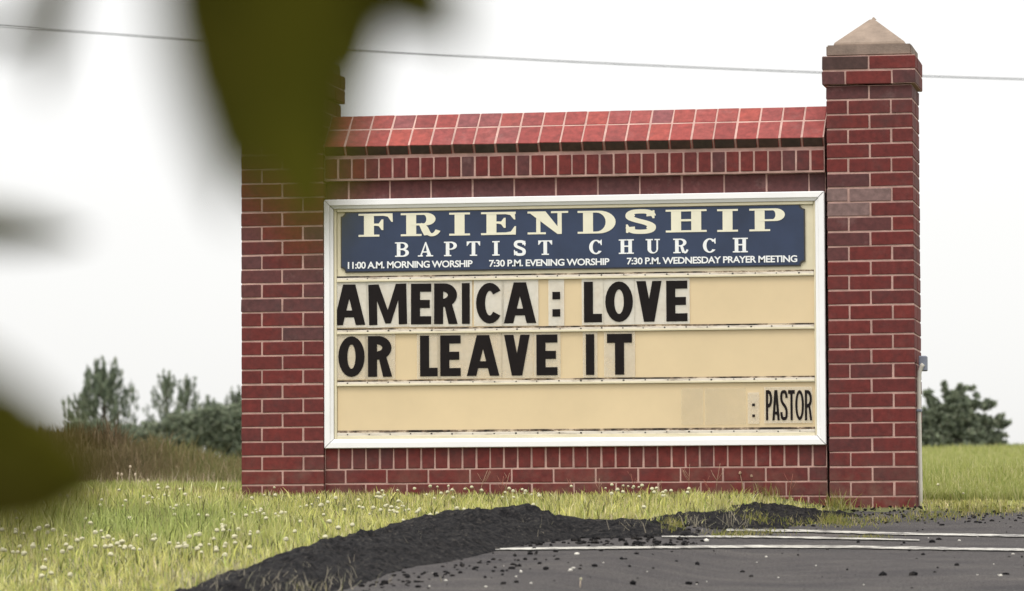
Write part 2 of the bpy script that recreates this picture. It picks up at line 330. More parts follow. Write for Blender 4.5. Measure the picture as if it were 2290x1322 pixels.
# ------------------------------------------------------------------ blades
def blades(P, h, w, lean, col, base=None):
    n = len(P); a = rng.uniform(0, 2*np.pi, n); la = rng.uniform(0, 2*np.pi, n); le = rng.normal(0, 1, n)*lean
    wd = np.c_[np.cos(a), np.sin(a), np.zeros(n)]*(w/2)[:, None]
    ld = np.c_[np.cos(la), np.sin(la), np.zeros(n)]*(le*h)[:, None]
    up = np.c_[np.zeros(n), np.zeros(n), h]
    V = np.empty((n, 5, 3)); V[:,0] = P-wd; V[:,1] = P+wd
    V[:,2] = P+up*.55+ld*.35-wd*.8; V[:,3] = P+up*.55+ld*.35+wd*.8; V[:,4] = P+up*np.sqrt(np.clip(1-le**2*.4, .3, 1))[:, None]+ld
    T = np.array([(0,1,3),(0,3,2),(2,3,4)]); T = (np.arange(n)[:,None,None]*5+T[None]).reshape(-1, 3)
    C = np.repeat(col, 5, 0)
    return V.reshape(-1, 3), T, C
def vnoise(x, y, s, seed=0.0):
    return np.array([noise.noise(Vector((a*s, b*s, seed))) for a, b in zip(x, y)])
def pick_cols(n, pal, wts):
    pal = np.array(pal); i = rng.choice(len(pal), n, p=np.array(wts)/sum(wts)); return pal[i]*rng.uniform(0.8, 1.2, (n, 1))
GREEN = [(0.50,0.49,0.15),(0.58,0.55,0.21),(0.35,0.40,0.12),(0.66,0.62,0.30),(0.12,0.16,0.045),(0.70,0.60,0.38)]
# near lawn (Y from -8 to 1.5)
n = 260000; X = rng.uniform(-3.2, 5.6, n); Y = rng.uniform(-7.6, 3.5, n); Z = g(X, Y); P = np.c_[X, Y, Z]
px, py = project(P); ok = (px > -120) & (px < 2420) & (py < 1420) & (py < edge_y(px)-6+rng.normal(0, 4, n))
inwall = (X > -0.02) & (X < 3.2) & (Y > -0.015) & (Y < 0.42); ok &= ~inwall
behind = (Y > 0.42) & (X > 0) & (X < 2.75); ok &= ~behind
rgt = (px > 1860) & (Y < -0.3); ok &= ~(rgt & (rng.random(n) < 0.88))
midr = (px > 1840) & (px < 2060) & (Y > -1.0); ok &= ~(midr & (rng.random(n) < 0.8))
P = P[ok]; px = px[ok]; py = py[ok]; n = len(P)
nz = vnoise(P[:,0], P[:,1], 1.6, 2.0); nz2 = vnoise(P[:,0], P[:,1], 5.0, 7.0)
dk = np.exp(-((px-330)/260)**2-((py-1185)/48)**2)      # longer, greener patch left of the pier
h = rng.uniform(0.018, 0.05, n)*(1+0.5*nz+0.35*nz2)*(1+1.0*dk)*np.where((P[:,1] > -0.45) & (P[:,0] > -.2), .62, 1); h = np.clip(h, 0.012, 0.13)
col = pick_cols(n, GREEN, [5, 5, 2.4, 3, .7, 1.3]); gr = np.clip(dk*1.2+nz*0.5, 0, 1)[:, None]
col = col*(1-gr*0.75)+pick_cols(n, [(0.29,0.37,0.11),(0.36,0.42,0.15),(0.08,0.13,0.035)], [3, 3, 1.5])*gr*0.75
pk = rng.random(n) < 0.05
h = np.where(pk, h*rng.uniform(1.3, 2.2, n), h); kk_ = rng.random(n); col = np.where((pk & (kk_ < .5))[:, None], col*0.35, np.where((pk & (kk_ >= .5))[:, None], np.minimum(col*1.35, .8), col))
clump = np.clip(vnoise(P[:,0], P[:,1], 11.0, 4.0)*2.2, -1, 1); h = np.minimum(h*(1+.35*clump), .075+.03*dk); col = col*(1+0.28*clump[:, None])
dry = np.clip(nz2*1.6+(P[:,1] > -0.25)*0.5-0.35, 0, 0.8)[:, None]*rng.random((n, 1)); col = col*(1-dry)+np.array([0.36,0.27,0.155])*dry
V, T, C = blades(P, h, rng.uniform(.0025, .0060, n)*(1+.4*pk), .55, col)
tag(link('lawn_grass', tri_mesh('lawn_grass', V, T, C), M['blade']), 'short yellow green clover lawn in front of the brick sign', 'grass', kind='stuff')
# taller tufts: seams and gravel
P = []; hh = []
for c in [(1700,1172,40,6,.05),(1780,1176,80,5,.04),(1860,1172,30,5,.05),(1640,1203,60,3,.03),(1900,1178,60,6,.03),(1980,1168,90,6,.035),(2100,1160,90,6,.04),(2160,1150,60,6,.075),(1875,1140,30,6,.09),(1760,1112,80,5,.07),(2230,1150,60,6,.06),(620,1330,90,8,.05),(520,1325,60,6,.05),(1500,1190,25,8,.06),(1690,1197,70,4,.03),(760,1215,60,8,.03),(1940,1206,50,2,.02)]:
    for i in range(int(260 if c[4] < .06 else 150)):
        q = ground_at(c[0]+random.gauss(0, c[2]*.6), c[1]+random.gauss(0, c[3]*.7)); P.append(q); hh.append(c[4]*random.uniform(.4, 1.2))
P = np.array(P); n = len(P)
V, T, C = blades(P, np.array(hh), rng.uniform(.002, .0045, n), .8, pick_cols(n, [(0.30,0.28,0.08),(0.24,0.25,0.07),(0.42,0.36,0.20),(0.13,0.16,0.05)], [3, 3, 2, 1]))
tag(link('verge_tufts', tri_mesh('verge_tufts', V, T, C), M['blade']), 'sparse weedy tufts growing through the crumbled asphalt edge', 'grass', kind='stuff')
# rear field
n = 230000; u = rng.random(n); D = 20.5+46*u**1.3; PXs = np.where(rng.random(n) < .45, rng.uniform(-80, 780, n), rng.uniform(1960, 2420, n))
off = (PXs-1145)/F*D; X = CP[0]+D*math.sin(YAW)+off*math.cos(YAW); Y = CP[1]+D*math.cos(YAW)-off*math.sin(YAW)
ok = (Y > 0.6) & ~((PXs < 1000) & (Y > 8.2)); X, Y, D, PXs = X[ok], Y[ok], D[ok], PXs[ok]; n = len(X); P = np.c_[X, Y, g(X, Y)]
nz = vnoise(X, Y, 0.35, 5.0); h = rng.uniform(.03, .085, n)*(1+.6*nz)*np.where(PXs > 1900, .9+D/45, 1)
col = pick_cols(n, [(0.36,0.38,0.12),(0.44,0.45,0.17),(0.28,0.33,0.10),(0.56,0.53,0.27)], [4, 4, 2, 1.6])
V, T, C = blades(P, h, rng.uniform(.004, .009, n)*D/22, .5, col)
tag(link('field_grass', tri_mesh('field_grass', V, T, C), M['blade']), 'rough green field grass rising behind the brick sign', 'grass', kind='stuff')
# mound covered in dry grass
n = 90000; X = rng.uniform(-9, -1.2, n); Y = rng.uniform(7.4, 12.5, n); P = np.c_[X, Y, g(X, Y)]
nz = vnoise(X, Y, .9, 3.0); nzb = vnoise(X, Y, 4.0, 8.0); h = rng.uniform(.05, .17, n)*(1+.8*nz)*(1+1.1*nzb)
pxm, _ = project(P)
red = np.clip((420-pxm)/230+nz*0.8, 0, 1)[:, None]
col = pick_cols(n, [(0.20,0.165,0.075),(0.24,0.215,0.10),(0.15,0.16,0.06),(0.34,0.27,0.17)], [3, 3, 3, 1])*(1-red)+pick_cols(n, [(0.13,0.090,0.055),(0.17,0.12,0.075),(0.08,0.058,0.038),(0.28,0.21,0.14)], [3, 3, 2, .8])*red
V, T, C = blades(P, h, rng.uniform(.005, .012, n), .7, col)
tag(link('mound_grass', tri_mesh('mound_grass', V, T, C), M['blade']), 'brown dry grass covering the low mound behind the sign', 'dry grass', kind='stuff')
# gravel and clods on the road
V = []; T = []
ico = bmesh.new(); bmesh.ops.create_icosphere(ico, subdivisions=1, radius=1); IV = np.array([v.co[:] for v in ico.verts]); IT = np.array([[v.index for v in f.verts] for f in ico.faces]); ico.free()
def clods(name, spec, m, lb, cat, lift=None):
    V = []; T = []; k = 0
    for (x, y, r) in spec:
        q = ground_at(x, y); s = np.array([random.uniform(.7, 1.4), random.uniform(.7, 1.4), random.uniform(.5, .9)])*r
        vv = IV*s*(1+np.array([[random.uniform(-.25, .25)] for _ in IV])) + np.array([q[0], q[1], g(q[0], q[1])+.008+r*.25]); V.append(vv); T.append(IT+k); k += len(IV)
    tag(link(name, tri_mesh(name, np.concatenate(V), np.concatenate(T)), m), lb, cat, kind='stuff')
sp_ = []
for i in range(170):
    x = random.uniform(480, 2300); y = edge_y(x)+random.uniform(20, 200)*random.random()**.5
    sp_.append((x, min(y, 1400), random.choice([.003,.004,.005,.006,.008])))
for i in range(240):
    x = random.gauss(960, 190); y = edge_y(x)+random.uniform(30, 105); sp_.append((x, y, random.uniform(.004, .010)))
for x, y, r in [(2042,1292,.013),(2140,1270,.010),(2250,1290,.010),(1975,1292,.013),(1560,1268,.013),(1330,1272,.010),(1415,1312,.013),(1540,1312,.012),(1125,1312,.011),(1680,1295,.009),(2085,1218,.012),(2100,1212,.012),(1085,1298,.009)]: sp_.append((x, y, r))
BL = np.array([(150,1460),(430,1368),(560,1334),(700,1292),(850,1250),(1000,1214),(1100,1199),(1190,1190),(1250,1188),(1420,1191),(1520,1196)], float)
for i in range(900):
    x = random.uniform(380, 1540); y = np.interp(x, BL[:,0], BL[:,1])+random.uniform(-14, 36); sp_.append((x, y, random.choice([.005,.006,.008,.010,.014])))
for i in range(420):
    x = random.uniform(1500, 2290); y = edge_y(x)+random.gauss(6, 13); sp_.append((x, max(y, 1138), random.uniform(.003, .009)))
clods('asphalt_crumbs', sp_, M['berm'], 'black asphalt crumbs scattered over the road', 'gravel')
clods('pale_pebbles', [(random.uniform(650, 2290), random.uniform(1190, 1320), random.choice([.003,.004,.006])) for i in range(34)]+[(1290,1245,.009),(1275,1282,.008),(1165,1285,.008),(1580,1215,.009)], M['pvc'], 'pale pebbles scattered on the asphalt', 'gravel')
# straw strands on the berm
V = []; 
P = np.array([ground_at(random.gauss(570, 110), 1326+random.gauss(0, 16)) if i < 330 else ground_at(*random.choice([(1190,1205),(1640,1190),(1410,1195),(1560,1195),(920,1240)])+np.array([random.gauss(0, 22), random.gauss(0, 7)])) for i in range(480)])
P[:,2] += .03
Vv, T, C = blades(P, rng.uniform(.02, .075, len(P)), rng.uniform(.0018, .003, len(P)), 1.1, pick_cols(len(P), [(0.42,0.37,0.28),(0.3,0.28,0.2)], [2, 1]))
tag(link('straw_strands', tri_mesh('straw_strands', Vv, T, C), M['blade']), 'thin dead straw strands caught on the asphalt ridge', 'straw', kind='stuff')

# ------------------------------------------------------------------ bricks
CO, PW, WW = 0.0677, 0.397, 2.3753
J = 0.0084
_bc = {}
def brick_mesh(lx, ly, lz, mt):
    key = (round(lx, 4), round(ly, 4), round(lz, 4), mt)
    if key not in _bc:
        bm = bmesh.new(); box_bm(bm, -lx/2, lx/2, -ly/2, ly/2, -lz/2, lz/2)
        rr = random.Random(len(_bc))
        bmesh.ops.bevel(bm, geom=bm.edges[:], offset=0.0022, segments=1, affect='EDGES')
        for v in bm.verts: v.co += Vector((rr.uniform(-1, 1), rr.uniform(-1, 1), rr.uniform(-1, 1)))*0.0008
        me = bpy.data.meshes.new('brick'); bm.to_mesh(me); bm.free(); me.materials.append(M[mt]); _bc[key] = me
    return _bc[key]
def brick(root, c, l, mt='brick', rot=(0,0,0), jit=0.0011):
    me = brick_mesh(*l, mt)
    o = bpy.data.objects.new('brick', me); COL.objects.link(o); o.parent = root
    o.location = (c[0]+random.uniform(-1, 1)*jit, c[1]+random.uniform(-1, 1)*jit*.8, c[2]+random.uniform(-1, 1)*jit)
    o.rotation_euler = (rot[0], rot[1]+random.uniform(-.004, .004), rot[2]+random.uniform(-.003, .003))
    return o
def pier(x0, kmin, label, mfun, zbase):
    root = empty('brick_pier', (x0+PW/2, PW/2, zbase)); tag(root, label, 'brick pier', 'brick piers flanking the sign')
    h = PW/2; q = PW/4
    def Lz(z): return z-zbase
    A = [(0,2,0,1),(2,4,0,1),(0,2,3,4),(2,4,3,4),(0,1,1,3),(3,4,1,3)]
    B = [(0,1,0,2),(0,1,2,4),(3,4,0,2),(3,4,2,4),(1,3,0,1),(1,3,3,4)]
    for k in range(kmin, 29):
        cor = 0.017 if k >= 27 else 0.0
        sc = (h+cor)/h
        for (a0, a1, b0, b1) in (A if k % 2 == 0 else B):
            xa, xb, ya, yb = [(v*q-h)*sc for v in (a0, a1, b0, b1)]
            xa += J/2*(a0 != 0); xb -= J/2*(a1 != 4); ya += J/2*(b0 != 0); yb -= J/2*(b1 != 4)
            z0 = k*CO+J/2; z1 = (k+1)*CO-J/2
            cx, cy = (xa+xb)/2, (ya+yb)/2
            brick(root, (cx, cy, Lz((z0+z1)/2)), (xb-xa, yb-ya, z1-z0), mfun(k, cx, cy))
    rcs = 0.0030
    link('mortar', box_me('mortar', -h+rcs, h-rcs, -h+rcs, h-rcs, 0, Lz(27*CO-0.002)), M['mortar'], root)
    link('mortar', box_me('mortar', -h-.017+rcs, h+.017-rcs, -h-.017+rcs, h+.017-rcs, Lz(27*CO+J/2-.001), Lz(29*CO-.001)), M['mortar'], root)
    # cast stone cap: weathered slab, small ledge, pyramid
    zt = Lz(29*CO); s1 = h-0.002; zs = 0.052
    link('cap_slab', box_me('cap_slab', -s1, s1, -s1, s1, zt, zt+zs, .006, 2), M['stone_dark'], root)
    s2 = s1-.032; zp = zt+zs+.001; lz = .014; ap = .145
    bm = bmesh.new(); n_ = 14
    # frustum rings with a chipped tip
    rings = [(s2, zp), (s2, zp+lz*.4), (s2-.004, zp+lz)]
    for f in (.25, .5, .75, .93): rings.append(((s2-.004)*(1-f), zp+lz+(ap-lz)*f))
    prev = None
    for (s, z) in rings:
        vs = [bm.verts.new((sx*s, sy*s, z)) for sx, sy in ((-1,-1),(1,-1),(1,1),(-1,1))]
        if prev:
            for i in range(4): bm.faces.new((prev[i], prev[(i+1) % 4], vs[(i+1) % 4], vs[i]))
        prev = vs
    bm.faces.new(prev); me = bpy.data.meshes.new('cap_pyramid'); bm.to_mesh(me); bm.free()
    link('cap_pyramid', me, M['stone'], root)
    tp = mesh('cap_tip', [(-.004,-.012,0),(.019,-.011,-.002),(.018,.012,0),(-.006,.012,0),(.006,0,.013),(.000,.002,.010)], [(0,1,4,5),(1,2,4),(2,3,5,4),(3,0,5)])
    link('cap_tip', tp, M['stone'], root, (0.002, 0, zp+lz+(ap-lz)*.93))
    return root
def mf_left(k, cx, cy):
    r = random.random()
    if 12 <= k <= 15: return 'plum' if r < .75 else 'brick'
    if k in (16, 17, 10): return 'plum' if r < .3 else 'brick'
    return 'brick'
def mf_right(k, cx, cy):
    r = random.random()
    if cy < -.05 and cx < .02:
        if k in (18, 19): return 'pale'
        if k in (17, 16, 20): return 'plum'
        if k == 15 and cx < -.1: return 'plum'
    if k == 18 and cy < -.05 and cx < .1: return 'pale'
    if k in (27, 28) and cy < -.05: return 'sooty' if (cx < .0 and cx > -.15) else ('plum' if r < .35 else 'brick')
    if k == 26: return 'plum'
    return 'brick'
pl = pier(0, -2, 'brick pier at the left end of the sign, its cap hidden by leaves', mf_left, -2*CO)
pr = pier(PW+WW, -4, 'brick pier at the right end of the sign with tan pyramid cap and conduit', mf_right, -4*CO)

# wall between the piers
X0, X1 = PW+.001, PW+WW-.012
XM = 1290
def zof(py, Y): return onplane(XM, py, Y)[1]
YB, YR, YT = 0.022, 0.018, 0.055
z_fb = zof(999, 0.0); z_ft = zof(437, 0.0)
z_rb = zof(1047, YB)
wall = empty('brick_wall', ((X0+X1)/2, .16, -.14)); tag(wall, 'low red brick wall with sloped brick coping holding the church sign', 'brick wall')
wl = Vector(wall.location)
def wb(c, l, mt='brick', rot=(0,0,0)): return brick(wall, Vector(c)-wl, l, mt, rot)
BD = 0.095
pit = WW/12
for r_ in range(3):
    z1 = z_rb-r_*CO-J/2; z0 = z_rb-(r_+1)*CO+J/2
    off = [0.25, 0.75, 0.25][r_]*pit if r_ != 0 else 0.5*pit
    offs = [0.5, 0.98, 0.5][r_]*pit
    xs = [X0]; x = X0+offs
    while x < X1-.02: xs.append(x); x += pit
    xs.append(X1)
    for a, b_ in zip(xs[:-1], xs[1:]):
        a2 = a+(J/2 if a > X0 else .001); b2 = b_-(J/2 if b_ < X1 else .001)
        wb(((a2+b2)/2, YB+BD/2, (z0+z1)/2), (b2-a2, BD, z1-z0), 'brick')
# rowlock course under the sign
nb = 36; pb = (X1-X0)/nb
for i in range(nb):
    xa = X0+i*pb+J/2; xb = X0+(i+1)*pb-J/2
    z0 = z_rb+J/2; z1 = z_fb+.004
    wb(((xa+xb)/2, YB+BD/2, (z0+z1)/2), (xb-xa, BD, z1-z0), 'brick')
# recessed stretcher course over the sign
z_s1 = zof(397, YT); z_s0 = z_ft-.004
xs = [X0]+[X0+(.55+i)*pit for i in range(12)]+[X1]
for a, b_ in zip(xs[:-1], xs[1:]):
    a2 = a+(J/2 if a > X0 else .001); b2 = b_-(J/2 if b_ < X1 else .001)
    wb(((a2+b2)/2, YT+BD/2, (z_s0+z_s1)/2), (b2-a2, BD, z_s1-z_s0), 'plum')
# projecting rowlock course
z_r0 = zof(390, YR); z_r1 = zof(346, YR)
for i in range(nb):
    xa = X0+i*pb+J/2; xb = X0+(i+1)*pb-J/2
    wb(((xa+xb)/2, YR+.08, (z_r0+z_r1)/2), (xb-xa, .16, z_r1-z_r0), 'plum' if random.random() < .1 else 'brick')
# sloped coping, two rows a side meeting at the ridge
YC = -.012+(.146+.118)*math.cos(math.radians(39.5)); a_ = math.radians(39.5); n_c = 23; pc = (X1-X0)/n_c; th = .052
zl_top = zof(319, -.012); L1, L2 = .146, .118
for sgn in (-1, 1):
    y0, z0 = -.012, zl_top
    for (ln, s0) in ((L1, 0), (L2, L1+.0)):
        mid = s0+ln/2
        yy = y0+mid*math.cos(a_)+th/2*math.sin(a_); zz = z0+mid*math.sin(a_)-th/2*math.cos(a_)
        if sgn > 0: yy = 2*YC-yy
        for i in range(n_c):
            xa = X0+i*pc+J/2; xb = X0+(i+1)*pc-J/2
            o = wb(((xa+xb)/2, yy, zz), (xb-xa, ln-J*1.3, th), 'cope', rot=(a_ if sgn < 0 else -a_, 0, 0))
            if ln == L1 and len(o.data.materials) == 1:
                o.data.materials.append(M['mildew_shade'])  # end faces take the mildew colour that includes painted shade
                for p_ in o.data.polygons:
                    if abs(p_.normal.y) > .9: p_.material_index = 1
zr_ = zl_top+(L1+L2)*math.sin(a_)
# mortar core: section swept between the piers, following each course a few mm behind the faces
e = .0030
sec = [(YB+e, -.14), (YB+e, z_fb), (YT+.10, z_fb), (YT+.10, z_ft-.003), (YT+e, z_ft-.003), (YT+e, z_s1+.002), (YR+e, z_s1+.002), (YR+e, z_r1+.002),
       (.030, z_r1+.002), (-.012+.009*math.cos(a_)+(th)*math.sin(a_), zl_top+.009*math.sin(a_)-th*math.cos(a_)), (-.012+.009*math.cos(a_)+.002*math.sin(a_), zl_top+.009*math.sin(a_)-.002*math.cos(a_)), (YC, zr_-.0035)]
full = sec+[(2*YC-y, z) for (y, z) in sec[::-1][1:]]
def sweep(name, sec, xa, xb):
    n = len(sec); V = [(xa, y, z) for y, z in sec]+[(xb, y, z) for y, z in sec]
    fs = [(i, (i+1) % n, n+(i+1) % n, n+i) for i in range(n)]; bm = bmesh.new(); vs = [bm.verts.new(v) for v in V]
    for f in fs: bm.faces.new([vs[i] for i in f])
    bm.faces.new(vs[:n]); bm.faces.new(vs[n:][::-1])
    bmesh.ops.recalc_face_normals(bm, faces=bm.faces[:]); bmesh.ops.triangulate(bm, faces=[f for f in bm.faces if len(f.verts) > 4])
    me = bpy.data.meshes.new(name); bm.to_mesh(me); bm.free(); return me
me = sweep('mortar', [(y-wl.y, z-wl.z) for y, z in full], X0-wl.x, X1-wl.x)
link('mortar', me, M['mortar'], wall)

# ------------------------------------------------------------------ glyphs
def arc(cx, cy, rx, ry, a0, a1, n=12):
    return [(cx+rx*math.cos(math.radians(a0+(a1-a0)*i/n)), cy+ry*math.sin(math.radians(a0+(a1-a0)*i/n))) for i in range(n+1)]
def rect(x0, x1, y0, y1): return ([(x0,y0),(x1,y0),(x1,y1),(x0,y1)], [])
def bowl(x0, x1, y0, y1, tx, ty):
    ry = (y1-y0)/2; rx = min((x1-x0)*.7, ry*1.5); rx2 = max(rx-tx*.75, rx*.3); cy = (y0+y1)/2
    o = [(x0,y0)]+arc(x1-rx, cy, rx, ry, -90, 90, 14)+[(x0,y1)]
    i = [(x0,y1-ty)]+arc(x1-tx-rx2, cy, rx2, ry-ty, 90, -90, 12)+[(x0,y0+ty)]
    return (o+i, [])
def ring(w, h, tx, ty): return (arc(w/2, h/2, w/2, h/2, 0, 360-15, 23), [arc(w/2, h/2, w/2-tx, h/2-ty, 0, 360-18, 19)])
def cshape(w, h, tx, ty, a=38):
    o = arc(w*.53, h/2, w*.53, h/2, a, 360-a, 22); i = arc(w*.53, h/2, w*.53-tx, h/2-ty, 360-a*1.15, a*1.15, 20); return (o+i, [])
def stroke(P, tx, ty, ends=(1, 1)):
    P = [Vector((*p, 0)) for p in P]; L = []; R = []
    for i, p in enumerate(P):
        t_ = (P[min(i+1, len(P)-1)]-P[max(i-1, 0)]).normalized(); nx_, ny_ = -t_.y, t_.x
        L.append((p.x+nx_*tx/2, p.y+ny_*ty/2)); R.append((p.x-nx_*tx/2, p.y-ny_*ty/2))
    return (L+R[::-1], [])
def bez(pts, n=18):
    out = []
    for s in range(0, len(pts)-1, 3):
        a, b_, c_, d_ = [Vector((*p, 0)) for p in pts[s:s+4]]
        for i in range(n+1):
            if s and i == 0: continue
            t_ = i/n; q = a*(1-t_)**3+b_*3*t_*(1-t_)**2+c_*3*t_*t_*(1-t_)+d_*t_**3; out.append((q.x, q.y))
    return out
def s_path(w, h, tx, ty):
    x0, x1, y0, y1 = tx/2, w-tx/2, ty/2, h-ty/2; m_ = h/2
    return bez([(x1, h*.74), (x1-.02*w, y1-.02*h), (w*.72, y1), (w*.5, y1), (w*.2, y1), (x0, h*.90), (x0, h*.73), (x0, h*.52), (x1, h*.5), (x1, h*.27), (x1, h*.10), (w*.8, y0), (w*.5, y0), (w*.26, y0), (x0+.02*w, y0+.03*h), (x0, h*.27)])
def sans(ch, w, h, sv, sh):
    if ch == 'A':
        ap = sv*1.35; m_ = ((w-ap)/2)/h; s = sv*1.05; yb, yt = h*.19, h*.19+sh*.85
        xi = lambda y: s+y*m_
        return [([(0,0),((w-ap)/2,h),((w+ap)/2,h),(w,0),(w-s,0),(w-xi(yb),yb),(xi(yb),yb),(s,0)], [[(xi(yt),yt),(w-xi(yt),yt),(w/2,(w/2-s)/m_)]])]
    if ch == 'V':
        ap = sv*1.15; m_ = ((w-ap)/2)/h; s = sv*1.03
        return [([(0,h),((w-ap)/2,0),((w+ap)/2,0),(w,h),(w-s,h),(w/2,h-(w/2-s)/m_),(s,h)], [])]
    if ch == 'M':
        d = sv*1.15; s = sv*.92
        return [([(0,0),(0,h),(d,h),(w/2,h*.36),(w-d,h),(w,h),(w,0),(w-s,0),(w-s,h*.60),(w/2+sv*.3,0.03*h),(w/2-sv*.3,0.03*h),(s,h*.60),(s,0)], [])]
    if ch == 'E': return [([(0,0),(w,0),(w,sh),(sv,sh),(sv,(h-sh)/2),(w*.93,(h-sh)/2),(w*.93,(h+sh)/2),(sv,(h+sh)/2),(sv,h-sh),(w,h-sh),(w,h),(0,h)], [])]
    if ch == 'L': return [([(0,0),(w,0),(w,sh*1.05),(sv,sh*1.05),(sv,h),(0,h)], [])]
    if ch == 'I': return [rect(0, w, 0, h)]
    if ch == 'T': return [([((w-sv)/2,0),((w+sv)/2,0),((w+sv)/2,h-sh*1.1),(w,h-sh*1.1),(w,h),(0,h),(0,h-sh*1.1),((w-sv)/2,h-sh*1.1)], [])]
    if ch == 'O': return [ring(w, h, sv, sh)]
    if ch == 'C': return [cshape(w, h, sv, sh)]
    if ch == 'S': return [stroke(s_path(w, h, sv, sh), sv, sh)]
    if ch == 'P': return [rect(0, sv, 0, h), bowl(sv*.5, w, h*.42, h, sv, sh)]
    if ch == 'R': return [rect(0, sv, 0, h), bowl(sv*.5, w*.97, h*.42, h, sv, sh), ([(w*.98-sv*.95,0),(w,0),(w*.62+sv*.35,h*.5),(w*.62-sv*.5,h*.5)], [])]
    if ch == ':': s = w; return [rect(0, w, h*.16, h*.16+s*.95), rect(0, w, h*.58, h*.58+s*.95)]
def serif(ch, w, h, sv, hr, sl):
    hs = hr
    def stem(x): return [rect(x, x+sv, 0, h), rect(x-sl, x+sv+sl, 0, hs), rect(x-sl, x+sv+sl, h-hs, h)]
    x0 = sl
    if ch == 'I': return stem((w-sv)/2)
    if ch == 'F': return stem(x0)+[rect(x0, w, h-hs*1.2, h), ([(w,h),(w*1.01,h*.63),(w*.97,h*.63),(w*.86,h*.86),(w*.7,h-hs*1.1),(w*.7,h)], []), rect(x0+sv, w*.62, h*.47, h*.47+hs*1.1), ([(w*.73,h*.74),(w*.68,h*.74),(w*.6,h*.57),(w*.5,h*.52),(w*.5,h*.47),(w*.6,h*.45),(w*.68,h*.28),(w*.73,h*.28)], [])]
    if ch == 'E': return stem(x0)+[rect(x0, w, h-hs*1.2, h), rect(x0, w, 0, hs*1.2), ([(w*.97,h),(w*.99,h*.66),(w*.95,h*.66),(w*.84,h*.86),(w*.68,h-hs*1.1),(w*.68,h)], []), ([(w,0),(w*1.01,h*.37),(w*.97,h*.37),(w*.86,h*.14),(w*.68,hs*1.1),(w*.68,0)], []), rect(x0+sv, w*.6, h*.49, h*.49+hs*1.1), ([(w*.71,h*.74),(w*.66,h*.74),(w*.58,h*.58),(w*.49,h*.54),(w*.49,h*.49),(w*.58,h*.46),(w*.66,h*.30),(w*.71,h*.30)], [])]
    if ch == 'H': return stem(x0)+stem(w-sl-sv)+[rect(x0+sv, w-sl-sv, h*.48, h*.48+hr*1.1)]
    if ch == 'N':
        hv = sv*.42; return [rect(x0+sl*.6, x0+sl*.6+hv, 0, h), rect(0, x0+sl*1.6+hv, 0, hs), rect(0, x0+sl, h-hs, h), rect(w-sl*1.2-hv, w-sl*1.2, 0, h), rect(w-sl*2.4-hv, w, h-hs, h), ([(0,h),(w-sl*1.2-hv,0),(w-sl*1.2,0),(w-sl*1.2,h*.1),(sl*1.2+sv*1.15,h)], [])]
    if ch in 'PRB' or ch == 'D':
        out = stem(x0)
        if ch == 'D': out.append(bowl(x0+sv*.5, w, 0, h, sv, hr))
        if ch == 'P': out.append(bowl(x0+sv*.5, w, h*.44, h, sv*.95, hr))
        if ch == 'B': out += [bowl(x0+sv*.5, w*.94, h*.48, h, sv*.85, hr), bowl(x0+sv*.5, w, 0, h*.54, sv*.95, hr)]
        if ch == 'R': out += [bowl(x0+sv*.5, w*.92, h*.46, h, sv*.92, hr), stroke(bez([(w*.52, h*.50), (w*.68, h*.44), (w*.66, h*.22), (w*.74, h*.10), (w*.80, h*.0), (w*.92, h*.03), (w*.985, h*.24)]), sv*.55, hr*1.6), ([(w*.48,h*.5),(w*.66,h*.5),(w*.80,h*.05),(w*.62,h*.02),(w*.56,h*.2)], [])]
        return out
    if ch == 'T': return [rect((w-sv)/2, (w+sv)/2, 0, h), rect((w-sv)/2-sl, (w+sv)/2+sl, 0, hs), rect(.02*w, .98*w, h-hs, h), ([(0,h),(.26*w,h),(.2*w,h-hs*1.3),(.05*w,h*.7),(0,h*.7)], []), ([(w,h),(.74*w,h),(.8*w,h-hs*1.3),(.95*w,h*.7),(w,h*.7)], [])]
    if ch == 'A':
        s = sv*1.15; out = [([(w*.5-hr*.2,h),(w*.5+hr*.5,h),(w-sl*.8,0),(w-sl*.8-s,0)], []), ([(w*.5-hr*.3,h*.97),(w*.5+hr*.6,h*.9),(sl+hr*1.3,0),(sl,0)], []), rect(w*.27, w*.68, h*.27, h*.27+hr), rect(0, sl*2+hr, 0, hs), rect(w-sl*1.6-s, w, 0, hs)]
        return out
    if ch == 'S': return [stroke(s_path(w, h, sv*.85, hr*1.2), sv*.95, hr*2.2), ([(w*.92,h),(w*.97,h*.98),(w*.97,h*.64),(w*.90,h*.64),(w*.82,h*.86)], []), ([(w*.06,0),(0,.02*h),(0,h*.38),(w*.06,h*.38),(w*.16,h*.16)], [])]
    if ch == 'C': return [cshape(w, h, sv, hr*1.1, 34), ([(w*.93,h),(w*.98,h),(w*.98,h*.62),(w*.92,h*.62),(w*.80,h*.86)], [])]
    if ch == 'U': return [rect(x0, x0+sv, h*.3, h), rect(0, x0+sv+sl, h-hs, h), rect(w-x0-sv*.45, w-x0, h*.3, h), rect(w-x0*2-sv*.45, w, h-hs, h),
                          (arc((w)/2, h*.32, w/2-x0, h*.32, 180, 360, 16)+arc((w+sv*.55)/2, h*.32, w/2-x0-sv*.72, h*.32-hr, 360, 180, 14), [])]
